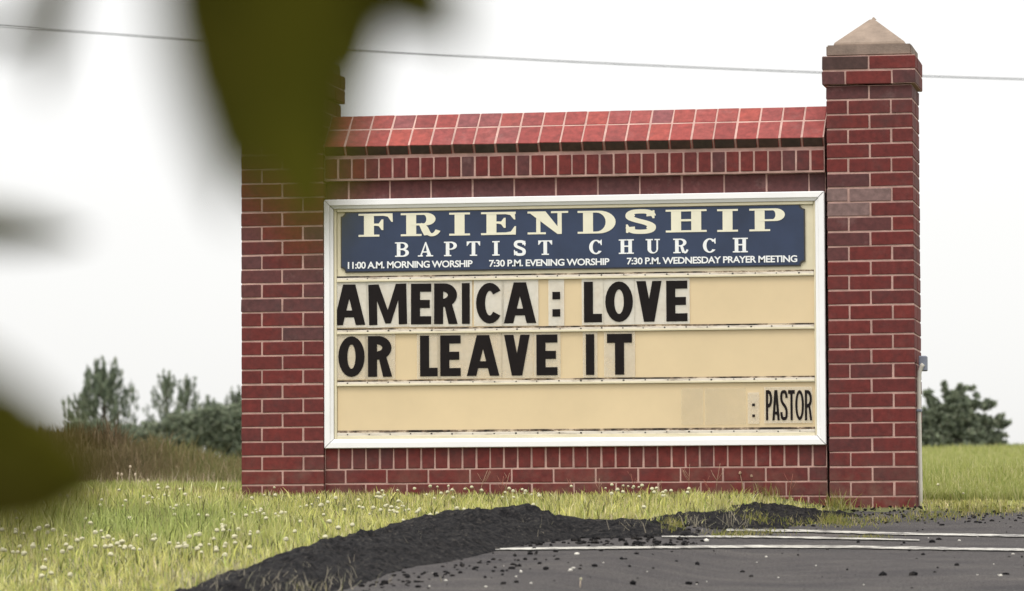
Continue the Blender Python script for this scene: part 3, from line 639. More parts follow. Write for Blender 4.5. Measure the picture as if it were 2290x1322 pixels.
def glyph_mesh(pieces, thick=0.003, name='letter'):
    V = []; Fc = []
    for k, (o, hs) in enumerate(pieces):
        t_ = thick+k*0.00025; loops = [o]+hs
        area = sum(o[i][0]*o[(i+1) % len(o)][1]-o[(i+1) % len(o)][0]*o[i][1] for i in range(len(o)))
        flat = [p for lp in loops for p in lp]; tris = tessellate_polygon([[Vector((*p, 0)) for p in lp] for lp in loops])
        b0 = len(V); V += [(p[0], -t_, p[1]) for p in flat]+[(p[0], 0, p[1]) for p in flat]; nf = len(flat)
        for a, b_, c_ in tris:
            A, B, Cc = flat[a], flat[b_], flat[c_]
            cr = (B[0]-A[0])*(Cc[1]-A[1])-(B[1]-A[1])*(Cc[0]-A[0])
            Fc.append((b0+a, b0+b_, b0+c_) if cr > 0 else (b0+c_, b0+b_, b0+a))
        s = 0
        for li, lp in enumerate(loops):
            for i in range(len(lp)):
                i1 = b0+s+i; i2 = b0+s+(i+1) % len(lp); Fc.append((i1, i1+nf, i2+nf, i2))
            s += len(lp)
    return mesh(name, V, Fc)

# ------------------------------------------------------------------ sign cabinet
YF, YP = 0.0, 0.03                      # frame face, panel face
fx0, fx1 = X0+.001, X1-.001
sg = empty('message_sign', ((fx0+fx1)/2, YP, z_fb)); tag(sg, 'white framed message board with navy church name panel between the brick piers', 'sign')
so_ = Vector(sg.location)
def sp(name, me, m, parent=None, loc=None):
    o = link(name, me, M[m], sg if parent is None else parent); return o
def shift(me, off):
    me.transform(Matrix.Translation(off)); return me
def sbox(name, x0, x1, y0, y1, z0, z1, m, bev=0, parent=None):
    return sp(name, shift(box_me(name, x0, x1, y0, y1, z0, z1, bev), -so_), m, parent)
sbox('cabinet', fx0+.004, fx1-.004, YP+.006, YP+.115, z_fb+.004, z_ft-.004, 'seal')
bw = .043
def frame_bar(horizontal, side):
    # mitred bar with a raised outer lip and a bevel to the inside
    prof = [(0, YP+.02), (0, YF+.004), (.003, YF), (bw*.62, YF), (bw*.70, YF+.006), (bw, YF+.012), (bw, YP+.02)]
    V = []; n = len(prof)
    for e_ in (0, 1):
        for (d, y) in prof:
            if horizontal:
                x = fx0+d+.0020 if e_ == 0 else fx1-d-.0020; z = z_fb+d if side == 0 else z_ft-d
            else:
                z = z_fb+d+.0020 if e_ == 0 else z_ft-d-.0020; x = fx0+d if side == 0 else fx1-d
            V.append((x-so_.x, y-so_.y, z-so_.z))
    bm = bmesh.new(); vs = [bm.verts.new(v) for v in V]
    for i in range(n): bm.faces.new([vs[i], vs[(i+1) % n], vs[n+(i+1) % n], vs[n+i]])
    bm.faces.new(vs[:n]); bm.faces.new(vs[n:][::-1]); bmesh.ops.recalc_face_normals(bm, faces=bm.faces[:])
    me = bpy.data.meshes.new('frame_bar'); bm.to_mesh(me); bm.free(); return sp('frame_bar', me, 'frame')
for hz in (True, False):
    for sd_ in (0, 1): frame_bar(hz, sd_)
ix0, ix1, iz0, iz1 = fx0+bw, fx1-bw, z_fb+bw, z_ft-bw
# thin cream retaining strips just inside the frame
for (a, b_, c_, d_) in ((ix0+.001, ix0+.014, iz0+.001, iz1-.001), (ix1-.009, ix1-.001, iz0+.001, iz1-.001)): sbox('retaining_strip', a, b_, YP-.010, YP+.003, c_, d_, 'frame_cream', .002)
sbox('retaining_strip', ix0+.016, ix1-.011, YP-.012, YP+.003, iz1-.016, iz1-.001, 'frame_cream', .002)
rx0, rx1 = ix0+.015, ix1-.010
# rails (y at centre column of the photograph)
def zz(py): return onplane(XM, py, YP)[1]
rails = [zz(617), zz(735), zz(852)]; bot = iz0
rh = .028
pan_edges = [bot+.038]+[z-rh/2 for z in rails[::-1]]
for i, z in enumerate(rails+[iz0+.022]):
    hh_ = rh/2 if i < 3 else .021
    o = sbox('letter_rail', rx0, rx1, YP-.009, YP+.003, z-hh_, z+hh_*.35, 'rail', .0015)
    sbox('rail_lip', rx0, rx1, YP-.0125, YP-.0092, z-hh_, z-hh_*.35, 'frame_cream', .0008, None)
    sbox('rail_groove', rx0, rx1, YP-.004, YP+.002, z+hh_*.35+.0005, z+hh_*.9, 'dirt')
bm = bmesh.new()
for z in rails+[iz0+.022]:
    x = rx0+.05
    while x < rx1-.03:
        s_ = random.uniform(.0018, .0034); zc = z+random.uniform(-.001, .002)
        box_bm(bm, x-s_*1.3-so_.x, x+s_*1.3-so_.x, YP-.0105-so_.y, YP-.0085-so_.y, zc-s_-so_.z, zc+s_-so_.z); x += .101+random.uniform(-.006, .006)
me = bpy.data.meshes.new('rail_screws'); bm.to_mesh(me); bm.free(); o = sp('rail_screws', me, 'seal'); o['kind'] = 'stuff'
tops = [rails[0], rails[1], rails[2]]; bots = [rails[1], rails[2], iz0+.022]
for a, b_ in zip(tops, bots): sbox('row_panel', rx0, rx1, YP, YP+.005, b_+.0135, a-.0145, 'panel')
sbox('row_panel', rx0, rx1, YP, YP+.005, rails[0]+.0135, iz1-.017, 'frame_cream')
# navy header with notched corners
hx0, hzb = onplane(762, 606, YP-.008); hx1, _ = onplane(1801, 598, YP-.008)
_, hzt = onplane(1290, 465, YP-.008); _, hzb = onplane(1290, 602.5, YP-.008)
R_ = .022
def notched(ins):
    x0, x1, z0, z1 = hx0+ins, hx1-ins, hzb+ins, hzt-ins; r = R_
    P = []
    for (cx, cz, a0) in ((x1, z0, 180), (x1, z1, 270), (x0, z1, 0), (x0, z0, 90)):
        P += arc(cx, cz, r, r, a0, a0-90, 6)
    return P
P = notched(0); P2 = notched(.006)
def prism(name, P, y0, y1, m):
    # y0 front
    pcs = glyph_mesh([(P if sum(P[i][0]*P[(i+1) % len(P)][1]-P[(i+1) % len(P)][0]*P[i][1] for i in range(len(P))) > 0 else P[::-1], [])], y1-y0, name)
    pcs.transform(Matrix.Translation(Vector((0, y1, 0))-so_)); return sp(name, pcs, m)
hp = empty('header_panel', (0, 0, 0), parent=sg)
o = prism('panel_border', P, YP-.008, YP-.0005, 'seal'); o.parent = hp
o = prism('panel_face', P2, YP-.0098, YP-.0082, 'navy'); o.parent = hp
YH = YP-.0098
def header_word(items, py_t, py_b, kind, svr, hrr, slr, m):
    for ch, u0, u1 in items:
        f = (u0-1145)/600.0
        t_ = np.interp((u0+u1)/2, [800, 1760], py_t); bb = np.interp((u0+u1)/2, [800, 1760], py_b)
        x0, zb = onplane(u0, bb, YH); x1, _ = onplane(u1, bb, YH); _, zt = onplane(u0, t_, YH); h = zt-zb; w_ = x1-x0
        me = glyph_mesh(serif(ch, w_, h, svr*h, hrr*h, slr*h), .0012)
        me.transform(Matrix.Translation(Vector((x0, YH-.0002, zb))-so_)); o = link('letter', me, M[m], hp)
FR = [('F',802,878),('R',896.5,981),('I',1005,1051),('E',1076,1153.6),('N',1180,1271),('D',1292,1377),('S',1400,1466),('H',1489,1580.5),('I',1603.6,1651),('P',1676,1755.6)]
header_word(FR, (479, 466.5), (530.5, 517), 'wide', .44, .085, .24, 'cream_letter')
BC = [('B',883.5,914.6),('A',934.7,968.8),('P',993,1022),('T',1044,1074),('I',1100,1118.5),('S',1149.6,1175.7),('T',1204,1235),('C',1317.6,1346.5),('H',1384,1417.6),('U',1444,1476),('R',1505.7,1538),('C',1572,1601),('H',1639,1672.7)]
header_word(BC, (543.5, 531), (576, 563.5), 'n', .25, .085, .13, 'white_letter')
def text_mesh(body, x0, x1, zb, zt, m, y, bold):
    cu = bpy.data.curves.new('service_times', 'FONT'); cu.body = body; cu.size = 1; cu.offset = bold; cu.extrude = .02; cu.resolution_u = 4; cu.space_character = .92
    ob = bpy.data.objects.new('service_times', cu); COL.objects.link(ob); dg = bpy.context.evaluated_depsgraph_get()
    me = bpy.data.meshes.new_from_object(ob.evaluated_get(dg)); COL.objects.unlink(ob); bpy.data.objects.remove(ob)
    co = np.array([v.co[:] for v in me.vertices]); mn, mx = co.min(0), co.max(0)
    s = (x1-x0)/(mx[0]-mn[0]); sz = (zt-zb)/(mx[1]-mn[1])
    nc = np.c_[(co[:,0]-mn[0])*s+x0, y-(co[:,2]-mn[2])*.03, (co[:,1]-mn[1])*sz+zb]-np.array(so_)
    me.vertices.foreach_set('co', nc.ravel()); me.update(); me.materials.clear(); me.materials.append(m)
    return link('service_times', me, m, hp)
for body, a, b_, yb_, yt_ in (('11:00 A.M. MORNING WORSHIP', 778, 1057, 601.5, 586), ('7:30 P.M. EVENING WORSHIP', 1094, 1363, 597, 581.5), ('7:30 P.M. WEDNESDAY PRAYER MEETING', 1402, 1783, 592, 576.5)):
    xa, zb = onplane((a), yb_, YH); xb, _ = onplane(b_, yb_, YH); _, zt = onplane(a, yt_, YH)
    text_mesh(body, xa, xb, zb, zt, M['white_letter'], YH-.0004, .022)

# ------------------------------------------------------------------ letter tiles
def tile(ch, u0, u1, y_t, y_b, label, sv_px=20.3, sh_px=17.8, warm=False, lean=0.0, pad=5, group='black letters on the message board'):
    Yt = YP-.0052
    x0, zb = onplane(u0, y_b, Yt); x1, _ = onplane(u1, y_b, Yt); _, zt = onplane(u0, y_t, Yt); sc = (x1-x0)/(u1-u0); w_ = x1-x0; h = zt-zb
    r = empty('letter_tile', ((x0+x1)/2, Yt, zb)); tag(r, label, 'letter tile', group); r.rotation_euler = (0, lean, 0)
    pd = pad*sc; pt = box_me('clear_panel', -w_/2-pd, w_/2+pd, -.0003, .0012, -.012, h+.013)
    link('clear_panel', pt, M['tile_warm' if warm else 'tile'], r)
    me = glyph_mesh(sans(ch, w_, h, sv_px*sc, sh_px*sc), .0012); me.transform(Matrix.Translation((-w_/2, -.0006, 0)))
    link('letter', me, M['black_letter'], r); return r
def zu(u, o): return o+u/2.938
ORD = ['first','second','third','fourth','fifth','sixth','seventh']
def lw(word, chars, k, row, oy=420):
    n_l = {'AMERICA': 7, 'LOVE': 4, 'OR': 2, 'LEAVE': 5, 'IT': 2}[word]
    pos = 'last' if k == n_l-1 else ORD[k]
    return f'black letter {chars} on a clear tile, {pos} letter of the word {word}'
R1 = [('A',75,285,720),('M',310,560,720),('E',585,718,720),('R',737,892,720),('I',920,972,720),('C',1013,1182,720),('A',1195,1408,720)]
L1_ = [('L',165,283,1250),('O',305,487,1250),('V',510,676,1250),('E',706,845,1250)]
def yl(px, a, b_): return np.interp(px, [760, 1540], [a, b_])
for k, (ch, a, b_, o) in enumerate(R1):
    ua, ub = zu(a, o), zu(b_, o); tile(ch, ua, ub, yl(ua, 637, 626.5), yl(ua, 727.5, 718.5), lw('AMERICA', ch, k, 0), lean=[0, -.02, .005, .004, 0, .003, 0][k])
ua, ub = zu(1515, 720), zu(1566, 720)
tile(':', ua, ub, 631, 723, 'black colon on a clear tile between AMERICA and LOVE', pad=9)
for k, (ch, a, b_, o) in enumerate(L1_):
    ua, ub = zu(a, o), zu(b_, o); tile(ch, ua, ub, yl(ua, 637, 627.5), yl(ua, 727.5, 718.5), lw('LOVE', ch, k, 0))
R2 = [('O',108,281,720,'OR',0),('R',303,462,720,'OR',1),('L',645,760,720,'LEAVE',0),('E',778,912,720,'LEAVE',1),('A',952,1166,720,'LEAVE',2),('V',1198,1366,720,'LEAVE',3),('E',1410,1548,720,'LEAVE',4),('I',178,233,1250,'IT',0),('T',317,481,1250,'IT',1)]
for (ch, a, b_, o, wd, k) in R2:
    ua, ub = zu(a, o), zu(b_, o); tile(ch, ua, ub, yl(ua, 752.5, 745.5), yl(ua, 843.5, 836.5), lw(wd, ch, k, 1), warm=True, pad=7)
# bottom row: colon, PASTOR plate, blank plates where a name was taken off
tile(':', 1682.5, 1688.5, 884, 942, 'small black colon on the bottom row left of PASTOR', pad=10, warm=True)
Yt = YP-.0052
def onx(px, py): return onplane(px, py, Yt)
xa, zb = onx(1709, 941); xb, _ = onx(1817, 941); _, zt = onx(1709, 872)
pp = empty('pastor_plate', ((xa+xb)/2, Yt, zb)); tag(pp, 'clear plate lettered PASTOR in narrow black letters, bottom right of the sign', 'letter tile')
link('clear_panel', box_me('clear_panel', -(xb-xa)/2, (xb-xa)/2, -.0003, .0012, -.012, zt-zb+.013), M['tile_warm'], pp)
for ch, a, b_ in (('P',1405,1490),('A',1490,1590),('S',1598,1698),('T',1705,1795),('O',1800,1918),('R',1930,2028)):
    ua, ub = 1480+a/6.026, 1480+b_/6.026; x0, z0 = onx(ua, 940); x1, _ = onx(ub, 940); _, z1 = onx(ua, 872.5); sc = (x1-x0)/(ub-ua)
    me = glyph_mesh(sans(ch, x1-x0, z1-z0, 4.9*sc, 7.5*sc), .0012); me.transform(Matrix.Translation((x0-(xa+xb)/2, -.0006, z0-zb))); link('letter', me, M['black_letter'], pp)
for u0, u1, lb in ((1524, 1572, 'blank yellowed plate at the left of the removed name'), (1577, 1668, 'wide blank pale plate left of the small colon')):
    x0, z0 = onx(u0, 950); x1, _ = onx(u1, 950); _, z1 = onx(u0, 868)
    o = link('blank_plate', box_me('blank_plate', 0, x1-x0, -.0003, .0012, 0, z1-z0, .0003), M['tile_blank'], None, (x0, Yt, z0)); tag(o, lb, 'blank plate', 'blank plates on the message board')

# ------------------------------------------------------------------ conduit
xr = PW+WW+PW; cy_ = .07
cd = empty('electrical_conduit', (xr+.012, cy_, -.22)); tag(cd, 'pale conduit pipe running up the side of the right brick pier to a grey box', 'conduit')
zt_ = .56; 
pts = [(.004, 0, 0), (.003, 0, .2), (.0, 0, .5), (.0, 0, zt_+.13), (.004, 0, zt_+.165), (.014, 0, zt_+.19), (.022, 0, zt_+.20)]
link('pipe', tube_me('pipe', pts, .0105, 12), M['pvc'], cd)
link('junction_box', box_me('junction_box', .0, .038, .0, .06, zt_+.168, zt_+.238, .004), M['boxgrey'], cd)
link('bracket', box_me('bracket', -.011, .014, -.016, .016, zt_-.02, zt_-.008, .002), M['boxgrey'], cd)

# ------------------------------------------------------------------ clover flowers, stalks, weeds
bm = bmesh.new(); bmesh.ops.create_icosphere(bm, subdivisions=2, radius=.0072)
for v in bm.verts: v.co *= 1+.12*math.sin(v.co.x*2600)*math.cos(v.co.z*2300); v.co.z = v.co.z*.85+.0
clm = bpy.data.meshes.new('clover_flower'); bm.to_mesh(clm); bm.free(); clm.materials.append(M['clover'])
cnt = 0; clover_px = []
cl_c = [(60,1215,60,6),(190,1262,60,6),(100,1310,50,8),(230,1225,30,10),(260,1255,60,10),(300,1248,70,10),(420,1255,60,8),(470,1250,60,12),(350,1135,16,14),(560,1150,60,16),(640,1170,60,14),(680,1185,60,10),(740,1140,70,10),(840,1150,70,8),(520,1220,60,10),(1480,1128,50,8),(1400,1120,40,6),(1180,1125,50,6),(1000,1125,70,8),(900,1170,50,5),(390,1170,70,20),(200,1140,100,16),(40,1255,40,10),(2180,1110,60,8),(870,1168,20,4)]
for i in range(285):
    c = random.choice(cl_c) if random.random() < .82 else (random.uniform(0, 1500), 1170, 10, 40)
    x = c[0]+random.gauss(0, c[2]); y = c[1]+random.gauss(0, c[3])
    if y > edge_y(x)-14 or y < 1108 or x < -30: continue
    q = ground_at(x, y)
    if q[1] > -.1 and x < 1900: continue
    z = random.uniform(.04, .066); o = bpy.data.objects.new('clover_flower', clm); COL.objects.link(o); s = random.uniform(.9, 1.6)*(.85 if q[1] > -2.5 else 1.0)
    o.location = (q[0], q[1], float(g(q[0], q[1]))+z); o.scale = (s, s, s); o.rotation_euler = (random.uniform(-.4, .4), random.uniform(-.4, .4), random.uniform(0, 6))
    tag(o, 'small round white clover flower in the lawn', 'flower', 'white clover flowers dotting the lawn')
    if cnt % 1 == 0: clover_px.append((q[0], q[1], float(g(q[0], q[1])), z))
    cnt += 1
Vs = np.array([(a, b_, c_) for a, b_, c_, d_ in clover_px]); n = len(Vs)
V, T, C = blades(Vs, np.array([d_ for *_, d_ in clover_px])*1.03, np.full(n, .002), .02, pick_cols(n, [(0.18,0.2,0.07)], [1]))
tag(link('clover_stems', tri_mesh('clover_stems', V, T, C), M['blade']), 'thin green stems under the clover flowers', 'grass', kind='stuff')
def stalk(px_, py_, D, h, label, head=True, m='straw_pale', cat='weed', group=None, branch=0, r=.0022, lean=0.):
    q = CP+ray(px_, py_)*D; q[2] = g(q[0], q[1]); root = empty('seed_stalk' if head else 'dry_weed', tuple(q)); tag(root, label, cat, group)
    k = random.uniform(-.02, .02)+lean
    pts = [(0, 0, -.01), (k*.4, 0, h*.5), (k, 0, h)]
    link('stem', tube_me('stem', pts, [r, r*.8, r*.6], 5), M[m], root)
    if head:
        bm = bmesh.new(); bmesh.ops.create_icosphere(bm, subdivisions=1, radius=r*4.2)
        for v in bm.verts: v.co.z *= 1.25
        me = bpy.data.meshes.new('seed_head'); bm.to_mesh(me); bm.free(); link('seed_head', me, M[m], root, (k, 0, h))
    for i in range(branch):
        f = random.uniform(.3, .85); s = random.choice((-1, 1)); L = h*random.uniform(.25, .5)
        link('twig', tube_me('twig', [(k*f, 0, h*f), (k*f+s*L*.35, 0, h*f+L*.5), (k*f+s*L*.6, random.uniform(-.01, .01), h*f+L)], [r*.7, r*.6, r*.4], 4), M[m], root)
for i, (x, yt, wd) in enumerate([(258,1050,'leftmost'),(275,1051,'second from the left'),(287,1033,'tallest'),(304,1050,'fourth from the left'),(318,1066,'short fifth'),(335,1062,'sixth')]):
    D = 27.2; h = (1100-yt)/F*D; stalk(x, 1096, D, h, f'pale seed stalk before the brown mound, {wd} of six', group='pale seed stalks before the mound', r=.0021)
for i, (x, yt) in enumerate([(1663,1062),(1676,1068),(1692,1058),(1703,1064)]):
    stalk(x, 1108, 19.6, (1108-yt)/F*19.6, f'reddish seed stalk against the wall base, {ORD[i]} from the left of four', m='straw', group='seed stalks at the wall base', r=.0018)
_wx = sorted([1070,1120,1128,1285,1340,1420,1540,1590,1478,1005,1600,1765]); nm2 = {x: ['leftmost','second from the left','third from the left','fourth from the left','fifth from the left','sixth from the left','sixth from the right','fifth from the right','fourth from the right','third from the right','second from the right','rightmost'][i] for i, x in enumerate(_wx)}
for i, (x, yt, br) in enumerate([(1070,1048,3),(1120,1062,4),(1128,1055,2),(1285,1072,2),(1340,1070,3),(1420,1060,3),(1540,1040,4),(1590,1075,3),(1478,1080,2),(1005,1085,1),(1600,1040,3),(1765,1052,2)]):
    nm = 'leftmost' if x == 1005 else 'rightmost' if x == 1765 else ORD[min(6, i)]+' taller'
    stalk(x, 1109, 19.55, (1110-yt)/F*19.55, f'dry branching weed against the low bricks, {nm2[x]} along the wall'[:200], head=False, m='redstem' if i % 2 else 'straw', group='dry weeds along the wall base', branch=br, r=.0014, lean=random.uniform(-.03, .03))
q = ground_at(1297, 1320); root = empty('seed_stalk', (q[0], q[1], q[2])); tag(root, 'single white headed weed stalk standing on the road', 'weed')
link('stem', tube_me('stem', [(0,0,0),(.001,0,.02),(.003,0,.036)], .0018, 5), M['straw_pale'], root)
bm = bmesh.new(); bmesh.ops.create_icosphere(bm, subdivisions=1, radius=.005); me = bpy.data.meshes.new('seed_head'); bm.to_mesh(me); bm.free(); link('seed_head', me, M['clover'], root, (.003, 0, .037))
# fine pale stems in front of the mound: uncountable
n = 420; pxs = rng.uniform(200, 545, n); Dd = rng.uniform(26, 29, n); P = np.array([CP+ray(a, 1090)*d for a, d in zip(pxs, Dd)]); P[:,2] = g(P[:,0], P[:,1])
V, T, C = blades(P, rng.uniform(.06, .19, n), np.full(n, .007), .25, pick_cols(n, [(0.45,0.36,0.25),(0.3,0.27,0.14),(0.5,0.42,0.32)], [1, 1, 1]))
tag(link('tall_dry_stems', tri_mesh('tall_dry_stems', V, T, C), M['blade']), 'tall pale dry stems at the foot of the brown mound', 'dry grass', kind='stuff')

# ------------------------------------------------------------------ trees behind
def leaves_mesh(P, size, cols, name='crown', dirs=None, elong=1.6):
    n = len(P); a = rng.normal(0, 1, (n, 3)); a /= np.linalg.norm(a, axis=1)[:, None]
    if dirs is not None: a = a*.55+dirs; a /= np.linalg.norm(a, axis=1)[:, None]
    b_ = np.cross(a, rng.normal(0, 1, (n, 3))); b_ /= np.linalg.norm(b_, axis=1)[:, None]
    s = (size*rng.uniform(.6, 1.3, n))[:, None]; V = np.empty((n, 4, 3))
    V[:,0] = P-a*s*elong*.5; V[:,1] = P+b_*s*.35; V[:,2] = P+a*s*elong*.5; V[:,3] = P-b_*s*.35
    T = (np.arange(n)[:, None]*4+np.array([[0,1,2,3]])).reshape(-1, 4)
    return tri_mesh(name, V.reshape(-1, 3), T, np.repeat(cols, 4, 0))
TG = [(0.19,0.23,0.16),(0.11,0.135,0.10),(0.25,0.29,0.20),(0.33,0.35,0.26)]  # foliage greens greyed and lightened: distance haze painted into the colours
def pine(px_, D, top, wpx, label, base_z=None, dens=1.0, seed=0, bare=0.12, ups=1.0):
    r_ = random.Random(seed); q = atd(px_, 1000, D); X, Y = q[0], q[1]; z0 = float(g(X, Y)); ztop = CP[2]+(1174-top)/F*D; H = ztop-z0; Wd = wpx/F*D/2
    root = empty('pine_tree', (X, Y, z0)); tag(root, label, 'pine tree', 'young pines behind the mound')
    link('trunk', tube_me('trunk', [(0,0,-.1), (.05,0,H*.4), (0,.03,H*.7), (0,0,H*.96)], [H*.022, H*.017, H*.010, H*.004], 7), M['bark'], root)
    pts = []; dirs = []; bt = bmesh.new(); bv = []; bf = []
    nb_ = int(34*dens)
    tv = []; tf = []
    for i in range(nb_):
        f = bare+(1-bare)*(i/nb_)**.9; an = i*2.4+r_.uniform(-.4, .4); L = Wd*(1.15*(1-f)**.75+.10)*r_.uniform(.75, 1.15); up = r_.uniform(.35, .75)*ups
        st = Vector((0, 0, H*f*.93)); dr = Vector((math.cos(an), math.sin(an), 0))
        prev = None
        for j in range(8):
            t_ = j/7; p = st+dr*L*t_+Vector((0, 0, L*up*t_*t_+.04*H*t_))
            if t_ > .25:
                for kk in range(1 if t_ < .6 else 2 if t_ < .9 else 4):
                    c = p+Vector((r_.gauss(0, .09), r_.gauss(0, .09), r_.gauss(0, .05)))*L*1.0
                    ll = Wd*.16*(1.5 if t_ > .9 else 1)
                    for m_ in range(8): pts.append(c+Vector((r_.gauss(0, .022*Wd), r_.gauss(0, .022*Wd), r_.uniform(0, ll*1.7)))); dirs.append((dr.x*.3, dr.y*.3, 1.6))
            if prev is not None:
                k0 = len(tv); wv = Vector((-dr.y, dr.x, 0))*H*.0035*(1.3-t_)
                tv += [prev-wv, prev+wv, p+wv, p-wv]; tf.append((k0, k0+1, k0+2, k0+3))
                wv = Vector((0, 0, 1))*H*.0035*(1.3-t_); k0 = len(tv); tv += [prev-wv, prev+wv, p+wv, p-wv]; tf.append((k0, k0+1, k0+2, k0+3))
            prev = p
    for j in range(60): pts.append(Vector((r_.gauss(0, .05*Wd), r_.gauss(0, .05*Wd), H*(1-.16*r_.random())))); dirs.append((0, 0, 1))
    link('branch', mesh('branch', tv, tf), M['bark'], root)
    P = np.array([p[:] for p in pts]); cols = pick_cols(len(P), TG, [3, 3, 2, .8])
    link('crown', leaves_mesh(P, Wd*.06, cols, dirs=np.array(dirs), elong=2.6), M['needle'], root)
pine(232, 130, 831, 205, 'tallest pine left of the sign, open pointed crown beside the leaf blur', seed=3, dens=1.35)
pine(372, 125, 838, 125, 'slim pine in the middle of the left tree group with a bare leader', seed=8, dens=1.0, ups=1.5)
pine(418, 122, 852, 125, 'pine just right of the slim pine, above the dark shrub', seed=12, dens=1.1, ups=1.2)
pine(470, 128, 898, 120, 'short pine between the dark shrub and the left pier', seed=15, dens=1.1)
pine(528, 120, 876, 110, 'pine partly hidden behind the left edge of the left pier', seed=21, dens=1.2)
pine(175, 135, 885, 90, 'small pine at the far left of the tree group', seed=26, dens=1.0, ups=1.3)
def bush(name, D, ells, n, size, label, cat, cols=TG, wts=(3,3,2,.8), group=None, stick=False, clump=.12):
    cx = np.mean([e[0] for e in ells]); q = atd(cx, 1000, D); X, Y = q[0], q[1]; z0 = float(g(X, Y)); root = empty(name, (X, Y, z0)); tag(root, label, cat, group)
    P = []; s = D/F
    tot = sum(e[2]*e[3] for e in ells)
    for (ex, ey, rx, ry) in ells:
        k = int(n*rx*ry/tot/14); c0 = atd(ex, ey, D)-np.array([X, Y, z0])
        for i in range(k):
            v = rng.normal(0, 1, 3); v /= np.linalg.norm(v); rr = rng.random()**.45
            c = c0+np.array([v[0]*rx*s*rr, v[1]*rx*s*rr*.8, v[2]*ry*s*rr]); P.append(c+rng.normal(0, 1, (14, 3))*clump*s*20)
    P = np.concatenate(P); P = P[P[:,2] > .02]
    hz = max(e[3] for e in ells)*s
    top = atd(ells[0][0], ells[0][1], D)-np.array([X, Y, z0])
    link('trunk', tube_me('trunk', [(0,0,-.1), (top[0]*.4, 0, top[2]*.5), (top[0], top[1], top[2])], [.09, .06, .03], 7), M['bark'], root)
    for k_, e_ in enumerate(ells[1:6]):
        c = atd(e_[0], e_[1], D)-np.array([X, Y, z0]); link('limb', tube_me('limb', [(top[0]*.3, 0, top[2]*.35), tuple((c+np.array([0, 0, top[2]*.35]))*.5), tuple(c)], [.05, .035, .015], 5), M['bark'], root)
    link('crown', leaves_mesh(P, size, pick_cols(len(P), cols, wts), elong=1.7), M['needle'], root)
DK = [(0.23,0.27,0.19),(0.29,0.33,0.23),(0.14,0.165,0.125),(0.38,0.40,0.30)]  # shrub and right-hand tree greens, also lightened with haze in the colour
bush('shrub', 110, [(440,960,48,42),(400,985,38,30),(490,965,50,45),(530,985,40,50),(350,975,35,28),(560,960,40,60),(325,975,34,30),(480,935,50,30),(395,950,30,30),(540,940,40,40)], 36000, .085, 'dark dense shrub below the pines, left of the left pier', 'shrub', DK, (3,3,2,1))
bush('shrub', 118, [(220,962,40,20),(280,970,40,22),(175,960,30,20)], 7000, .085, 'low olive shrub under the tallest pine', 'shrub', TG, (3,2,2,1))
bush('broadleaf_tree', 85, [(2125,935,44,42),(2090,985,44,34),(2180,975,46,30),(2135,888,26,16),(2172,902,22,8),(2085,905,14,18),(2208,898,12,4),(2218,938,22,7),(2232,972,20,7),(2160,1003,70,18),(2205,912,16,4),(2150,868,9,9),(2112,870,8,12),(2240,930,12,4),(2195,945,30,18),(2075,880,9,10),(2235,950,14,12),(2150,920,40,34),(2070,950,24,40),(2210,985,40,16),(2185,885,10,5),(2212,902,26,4),(2168,868,16,4),(2110,862,5,12),(2245,945,14,4)], 22000, .075, 'ragged dark green tree right of the sign on the field edge', 'tree', DK, (3,3,2,1), clump=.07)
bush('shrub', 95, [(2265,1008,26,12),(2300,1015,30,14),(2235,1005,16,14)], 3500, .075, 'low dark shrub at the right edge of the picture', 'shrub', DK, (3,3,2,1))

# ------------------------------------------------------------------ power line and its poles
DL = 62.0
def wl_pt(px_): return atd(px_, 58+.0762*px_-1.05e-5*px_**2, DL)
PL, PR_ = -2400, 7000
pts = [wl_pt(x) for x in np.linspace(PL, PR_, 90)]; b0 = pts[0]
tag(link('power_line', tube_me('power_line', pts, .0085, 6), M['wire']), 'thin dark power line crossing the white sky behind the sign', 'power line')
for px_, lb in ((PL, 'wooden utility pole holding the left end of the power line'), (PR_, 'wooden utility pole holding the right end of the power line')):
    q = wl_pt(px_); z0 = float(g(q[0], q[1])); r = empty('utility_pole', (q[0], q[1], z0)); tag(r, lb, 'utility pole', 'utility poles carrying the line')
    link('pole', tube_me('pole', [(0, .2, -.3), (0, .2, q[2]-z0+.6)], [.16, .11], 10), M['wood'], r)
    link('crossarm', box_me('crossarm', -.06, .06, -.9, 1.3, q[2]-z0-.22, q[2]-z0-.1, .01), M['wood'], r)
    link('insulator', tube_me('insulator', [(0, 0, q[2]-z0-.1), (0, 0, q[2]-z0+.0)], .04, 8), M['pvc'], r)

# ------------------------------------------------------------------ sapling near the camera: big soft leaves
sap_q = atd(-1100, 1100, 1.7); sx, sy = sap_q[0], sap_q[1]; sz = float(g(sx, sy))
sap = empty('young_tree', (sx, sy, sz)); tag(sap, 'blurred green leaves of a young tree hanging close to the camera', 'tree'); S0 = np.array([sx, sy, sz])
def tw(pxs, r0, r1, name='branch'):
    pts = [atd(a, b_, d)-S0 for a, b_, d in pxs]; n_ = len(pts); link(name, tube_me(name, pts, [r0+(r1-r0)*i/(n_-1) for i in range(n_)], 7), M['bark'], sap)
base = np.zeros(3)
p1 = atd(-1100, 200, 1.7)-S0; p2 = atd(-1050, -600, 1.65)-S0
link('trunk', tube_me('trunk', [(0,0,-.05), tuple(p1*.5), tuple(p1), tuple(p2)], [.022, .018, .014, .008], 8), M['bark'], sap)
tw([(-1080,-300,1.67),(-300,-420,1.5),(300,-310,1.3),(760,-210,1.25),(1100,-260,1.2)], .006, .002)
tw([(-1100,300,1.7),(-600,380,1.3),(-230,465,1.0)], .005, .0015)
tw([(-1100,700,1.7),(-600,800,1.5),(-270,940,1.35)], .005, .0015)
